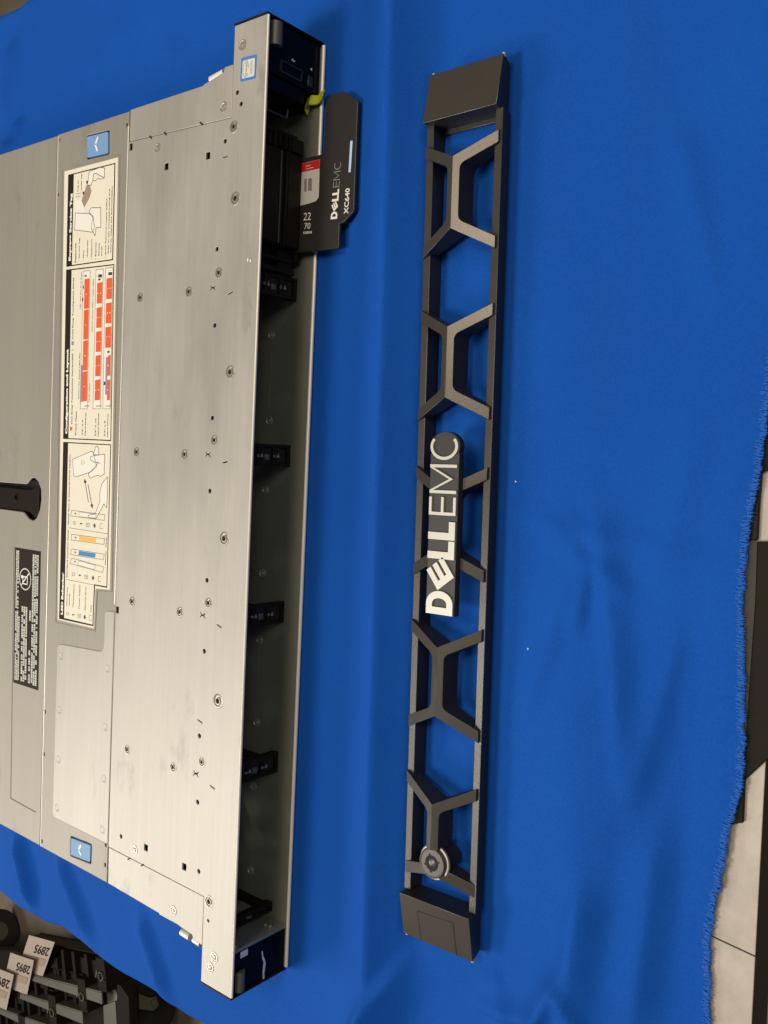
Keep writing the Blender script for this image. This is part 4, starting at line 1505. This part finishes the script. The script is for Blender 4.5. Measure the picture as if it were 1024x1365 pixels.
# raised lettering block: reads along +y, tops of the letters to -x
uB = 8.4
base = MB()
blk = [(-6.4, -43.6), (9.0, -43.6), (9.0, 27.5)]
cc = (1.3, 30.8)
for i in range(0, 19):
    a = -0.42 + (0.84 + math.pi) * i / 18
    blk.append((cc[0] + 7.9 * math.cos(a), cc[1] + 6.6 * math.sin(a)))
blk += [(-6.4, 27.5)]
logo = base.prism(blk, 13.6, 17.4).build('logo_block', M['bezel_in'], bezel, bevel=.25)
hv, lt = mark(1.0, 1.0, (uB, 0), (0, 1), 17.0, 18.2, True)
hv.v += []
k0 = len(hv.v)
hv.add(lt.v, lt.f)
hv.build('logo_letters', M['letter'], logo, smooth=False)

# ================================================================== THINGS AT THE TABLE'S RIGHT
case = tag(empty('flat_case', (at(1015, 900, 0).x, at(1015, 900, 0).y, -1.5)), 'thin dark olive panel with a grey rim tucked under the frayed cloth edge', 'panel')
co = tuple(case.location / S)
plate('case_body', [xy(px, py, .6) for px, py in ((970, 722), (1120, 722), (1120, 960), (1023.5, 1011), (992.5, 1040), (990, 1097), (970, 1100))], [], -1.45, .6, M['olive'], case, bevel=.3, off=co)
plate('case_rim', [xy(px, py, 1.0) for px, py in ((970, 721.5), (1009.5, 721.5), (1007, 800), (1000, 900), (994, 985), (970, 985))], [], .62, 1.0, M['dark_rim'], case, bevel=.15, off=co)
blk_ = tag(empty('black_block', (at(1003, 690, 0).x, at(1003, 690, 0).y, -1.5)), 'small black block at the cloth edge just above the olive panel', 'block')
co = tuple(blk_.location / S)
plate('block_body', [xy(px, py, .6) for px, py in ((985, 629), (1015.5, 629), (1011.5, 680), (1009.5, 719.5), (980, 719.5))], [], -1.45, .6, M['black'], blk_, bevel=.3, off=co)
pad = tag(empty('dark_pad', (at(1025, 580, 0).x, at(1025, 580, 0).y, -1.5)), 'dark brown pad at the upper end of the frayed cloth edge', 'pad')
co = tuple(pad.location / S)
plate('pad_body', [xy(px, py, .6) for px, py in ((990, 420), (1120, 420), (1120, 628), (985, 628))], [], -1.45, .6, M['olive'], pad, bevel=.3, off=co)

# ================================================================== BELOW THE TABLE: cart with drive caddies
FZ = -750.0
cart = tag(empty('wheeled_cart', (-1150, -1080, FZ)), 'low black wheeled cart on the brown floor below the table corner', 'cart')
cof = (-1150, -1080, FZ)
ZC = -640.0
dk = [xy(px, py, ZC) for px, py in ((-60, 1262), (20, 1268), (172, 1322), (174, 1420), (-60, 1420))]
plate('deck', dk, [], ZC - 22, ZC - 2, M['black'], cart, bevel=2, off=cof)
a = at(163, 1338, -600)
cl = [xy(px, py, -596) for px, py in ((155.8, 1312), (160, 1313), (171.5, 1330), (173, 1366), (172, 1420), (154.7, 1420))]
plate('corner_post', cl, [], -614, -596, M['black'], cart, bevel=1.5, off=cof)
cl = [xy(px, py, -598) for px, py in ((137.5, 1340.5), (153.5, 1335), (156, 1372), (139, 1380))]
plate('end_plate', cl, [], -606, -598, M['grey_metal'], cart, bevel=1, off=cof)


def caster(px, py, r, ang, fork):
    c = at(px, py, FZ + r)
    c = Vector((c.x, c.y, FZ + r))
    h = empty('caster')
    h.parent = cart
    h.location = (c - Vector(cof)) * S
    h.rotation_euler = (0, 0, ang)
    MB().lathe(0, 0, [(r * .55, -13), (r * .92, -13), (r, -9), (r, 9), (r * .92, 13), (r * .55, 13)], 36, axis='y').build('wheel', M['rubber'], h)
    MB().lathe(0, 0, [(r * .2, -14.5), (r * .56, -12), (r * .56, 12), (r * .2, 14.5)], 24, axis='y').build('hub', M['grey_metal'] if not fork else M['rubber'], h)
    if fork:
        m_ = MB()
        for s in (-1, 1):
            m_.add([(-8, s * 17, -10), (8, s * 17, -10), (12, s * 17, 4), (-20, s * 17, 62), (-62, s * 17, 62), (-12, s * 17, 4)] +
                   [(-8, s * 19.5, -10), (8, s * 19.5, -10), (12, s * 19.5, 4), (-20, s * 19.5, 62), (-62, s * 19.5, 62), (-12, s * 19.5, 4)],
                   [(0, 1, 2, 3, 4, 5), (11, 10, 9, 8, 7, 6)] + [(i, (i + 1) % 6, (i + 1) % 6 + 6, i + 6) for i in range(6)])
        m_.box(-62, -20, -19.5, 19.5, 58, 63)
        m_.build('fork', M['zinc'], h, bevel=1)
        MB().lathe(0, 0, [(6, -23), (6, 23)], 14, axis='y').build('axle_bolt', M['zinc'], h, bevel=1)


caster(197.5, 1341, 52, math.radians(-52), True)
caster(-4, 1243, 48, math.radians(-60), False)

# caddies: steel side rail towards the camera, black tray behind it, latch block at the right end
RAIL = [((33, 1298), (135.3, 1323.5)), ((27, 1325), (109.6, 1350)), ((0, 1345.5), (70, 1370)), ((-34, 1371), (30, 1396))]
LAB = [[(38.8, 1246.6), (73, 1256), (57, 1301.4), (24, 1292)], [(14, 1270), (45.2, 1280.5), (36.2, 1326), (4, 1314)], [(-18, 1285), (18.5, 1299.5), (8.6, 1346.5), (-26, 1332)], None]
SAY = ['nearest the cloth', 'second from the cloth', 'third from the cloth', 'with no card showing']
ZT = -596.0
for k, ((pa, pb), lab) in enumerate(zip(RAIL, LAB)):
    A, B = at(*pa, ZT), at(*pb, ZT)
    d = (B - A).normalized()
    n = Vector((-d.y, d.x, 0))                      # away from the camera side of the rail
    base_ = (A + B) / 2
    base_.z = ZC - 2
    cd = tag(empty('drive_caddy', base_), ['black drive caddy with steel rail and numbered card, nearest the cloth edge', 'second drive caddy from the cloth edge, its numbered card whole',
             'drive caddy whose numbered card is cut off by the left edge of the photo', 'black drive caddy with steel rail in the bottom corner showing no card'][k],
             'drive caddy', 'drive caddies on the cart')
    of = tuple(base_)
    L = (B - A).length
    W = 62.0

    def loc3(a, b, z):
        p = A + d * a + n * b
        return (p.x, p.y, z)
    m_ = MB()
    # rail, thin at its far end and deeper at the latch end
    v = [loc3(0, 0, ZT), loc3(L, 0, ZT), loc3(L, 0, ZC), loc3(0, 0, ZC), loc3(0, 2.5, ZT), loc3(L, 2.5, ZT), loc3(L, 2.5, ZC), loc3(0, 2.5, ZC)]
    m_.add(v, [(0, 1, 2, 3), (7, 6, 5, 4), (0, 4, 5, 1), (1, 5, 6, 2), (2, 6, 7, 3), (3, 7, 4, 0)])
    pw = [(pa[0], pa[1]), pb, (pb[0] + 1.2, pb[1] + 15.5), (pa[0] - 1, pa[1] + 6)]
    m_.prism([xy(px, py, ZT + 1) for px, py in pw], ZT - 2, ZT + 1)
    m_.build('side_rail', M['grey_metal'], cd, bevel=.6, off=of)

    def block(mb, a0, a1, b0, b1, z0, z1):
        v = [loc3(a, b, z) for z in (z0, z1) for a, b in ((a0, b0), (a1, b0), (a1, b1), (a0, b1))]
        mb.add(v, [(3, 2, 1, 0), (4, 5, 6, 7), (0, 1, 5, 4), (1, 2, 6, 5), (2, 3, 7, 6), (3, 0, 4, 7)])
    m_ = MB()
    block(m_, 0, L - 4, 3, W, ZC, ZC + 8)
    block(m_, 0, L - 4, W - 3, W, ZC, ZT - 12)
    for q in (.22, .36, .5, .63, .78):
        block(m_, L * q, L * q + 9, 3, W - 4, ZC + 6, ZT - 14 + 10 * random.random())
    block(m_, L * .3, L * .42, 18, 40, ZC + 6, ZT - 8)
    block(m_, L * .62, L * .9, 12, 46, ZC + 6, ZT - 16)
    m_.build('tray', M['black'], cd, bevel=1, off=of)
    m_ = MB()
    block(m_, L - 4, L + 22, 3, W, ZC, ZT + 2)
    block(m_, L - 2, L + 24, 10, 26, ZC + 2, ZT + 4)
    m_.build('latch_block', M['black'], cd, bevel=1.5, off=of)
    m_ = MB()
    c0 = Vector(loc3(L + 10, W * .5, ZT + 4.6))
    m_.line([(c0.x + 7 * math.cos(t * .5), c0.y + 7 * math.sin(t * .5)) for t in range(13)], 2.2, c0.z)
    m_.line([(c0.x - 14, c0.y - 6), (c0.x - 12, c0.y + 6)], 2.2, c0.z)
    m_.build('latch_mark', M['grey_metal'], cd, off=of)
    if lab:
        zl = ZT + 10
        # card leaning in the tray: top edge higher than the foot
        q = [at(*lab[0], zl + 8), at(*lab[1], zl + 8), at(*lab[2], ZT - 1), at(*lab[3], ZT - 1)]
        nn_ = ((q[1] - q[0]).cross(q[3] - q[0])).normalized()
        if nn_.z < 0:
            nn_ = -nn_
        m_ = MB()
        m_.add([tuple(p) for p in q] + [tuple(p - nn_ * .8) for p in q], [(0, 1, 2, 3), (7, 6, 5, 4), (0, 4, 5, 1), (1, 5, 6, 2), (2, 6, 7, 3), (3, 7, 4, 0)])
        cdm = m_.build('number_card', M['card'], cd, off=of)
        uv = lambda u, v: q[0].lerp(q[1], u).lerp(q[3].lerp(q[2], u), v) + nn_ * .8
        t_ = MB()
        vs, fs = glyphs("2895", .012)
        x0, x1 = min(v_[0] for v_ in vs), max(v_[0] for v_ in vs)
        # the number hangs upside down
        t_.add([uv(.93 - (v_[0] - x0) / (x1 - x0) * .56, .19 + v_[1] * .33) for v_ in vs], fs)
        t_.build('card_number', M['brown'], cdm, off=of, smooth=False)
        m_ = MB()
        m_.add([uv(.35, .52), uv(.92, .52), uv(.88, .72), uv(.32, .72)], [(0, 1, 2, 3)])
        m_.build('card_stripe', material("tan_band", (0.38, .29, .22), .6), cdm, off=of, smooth=False)

# a dark grey object strip past the table's right edge
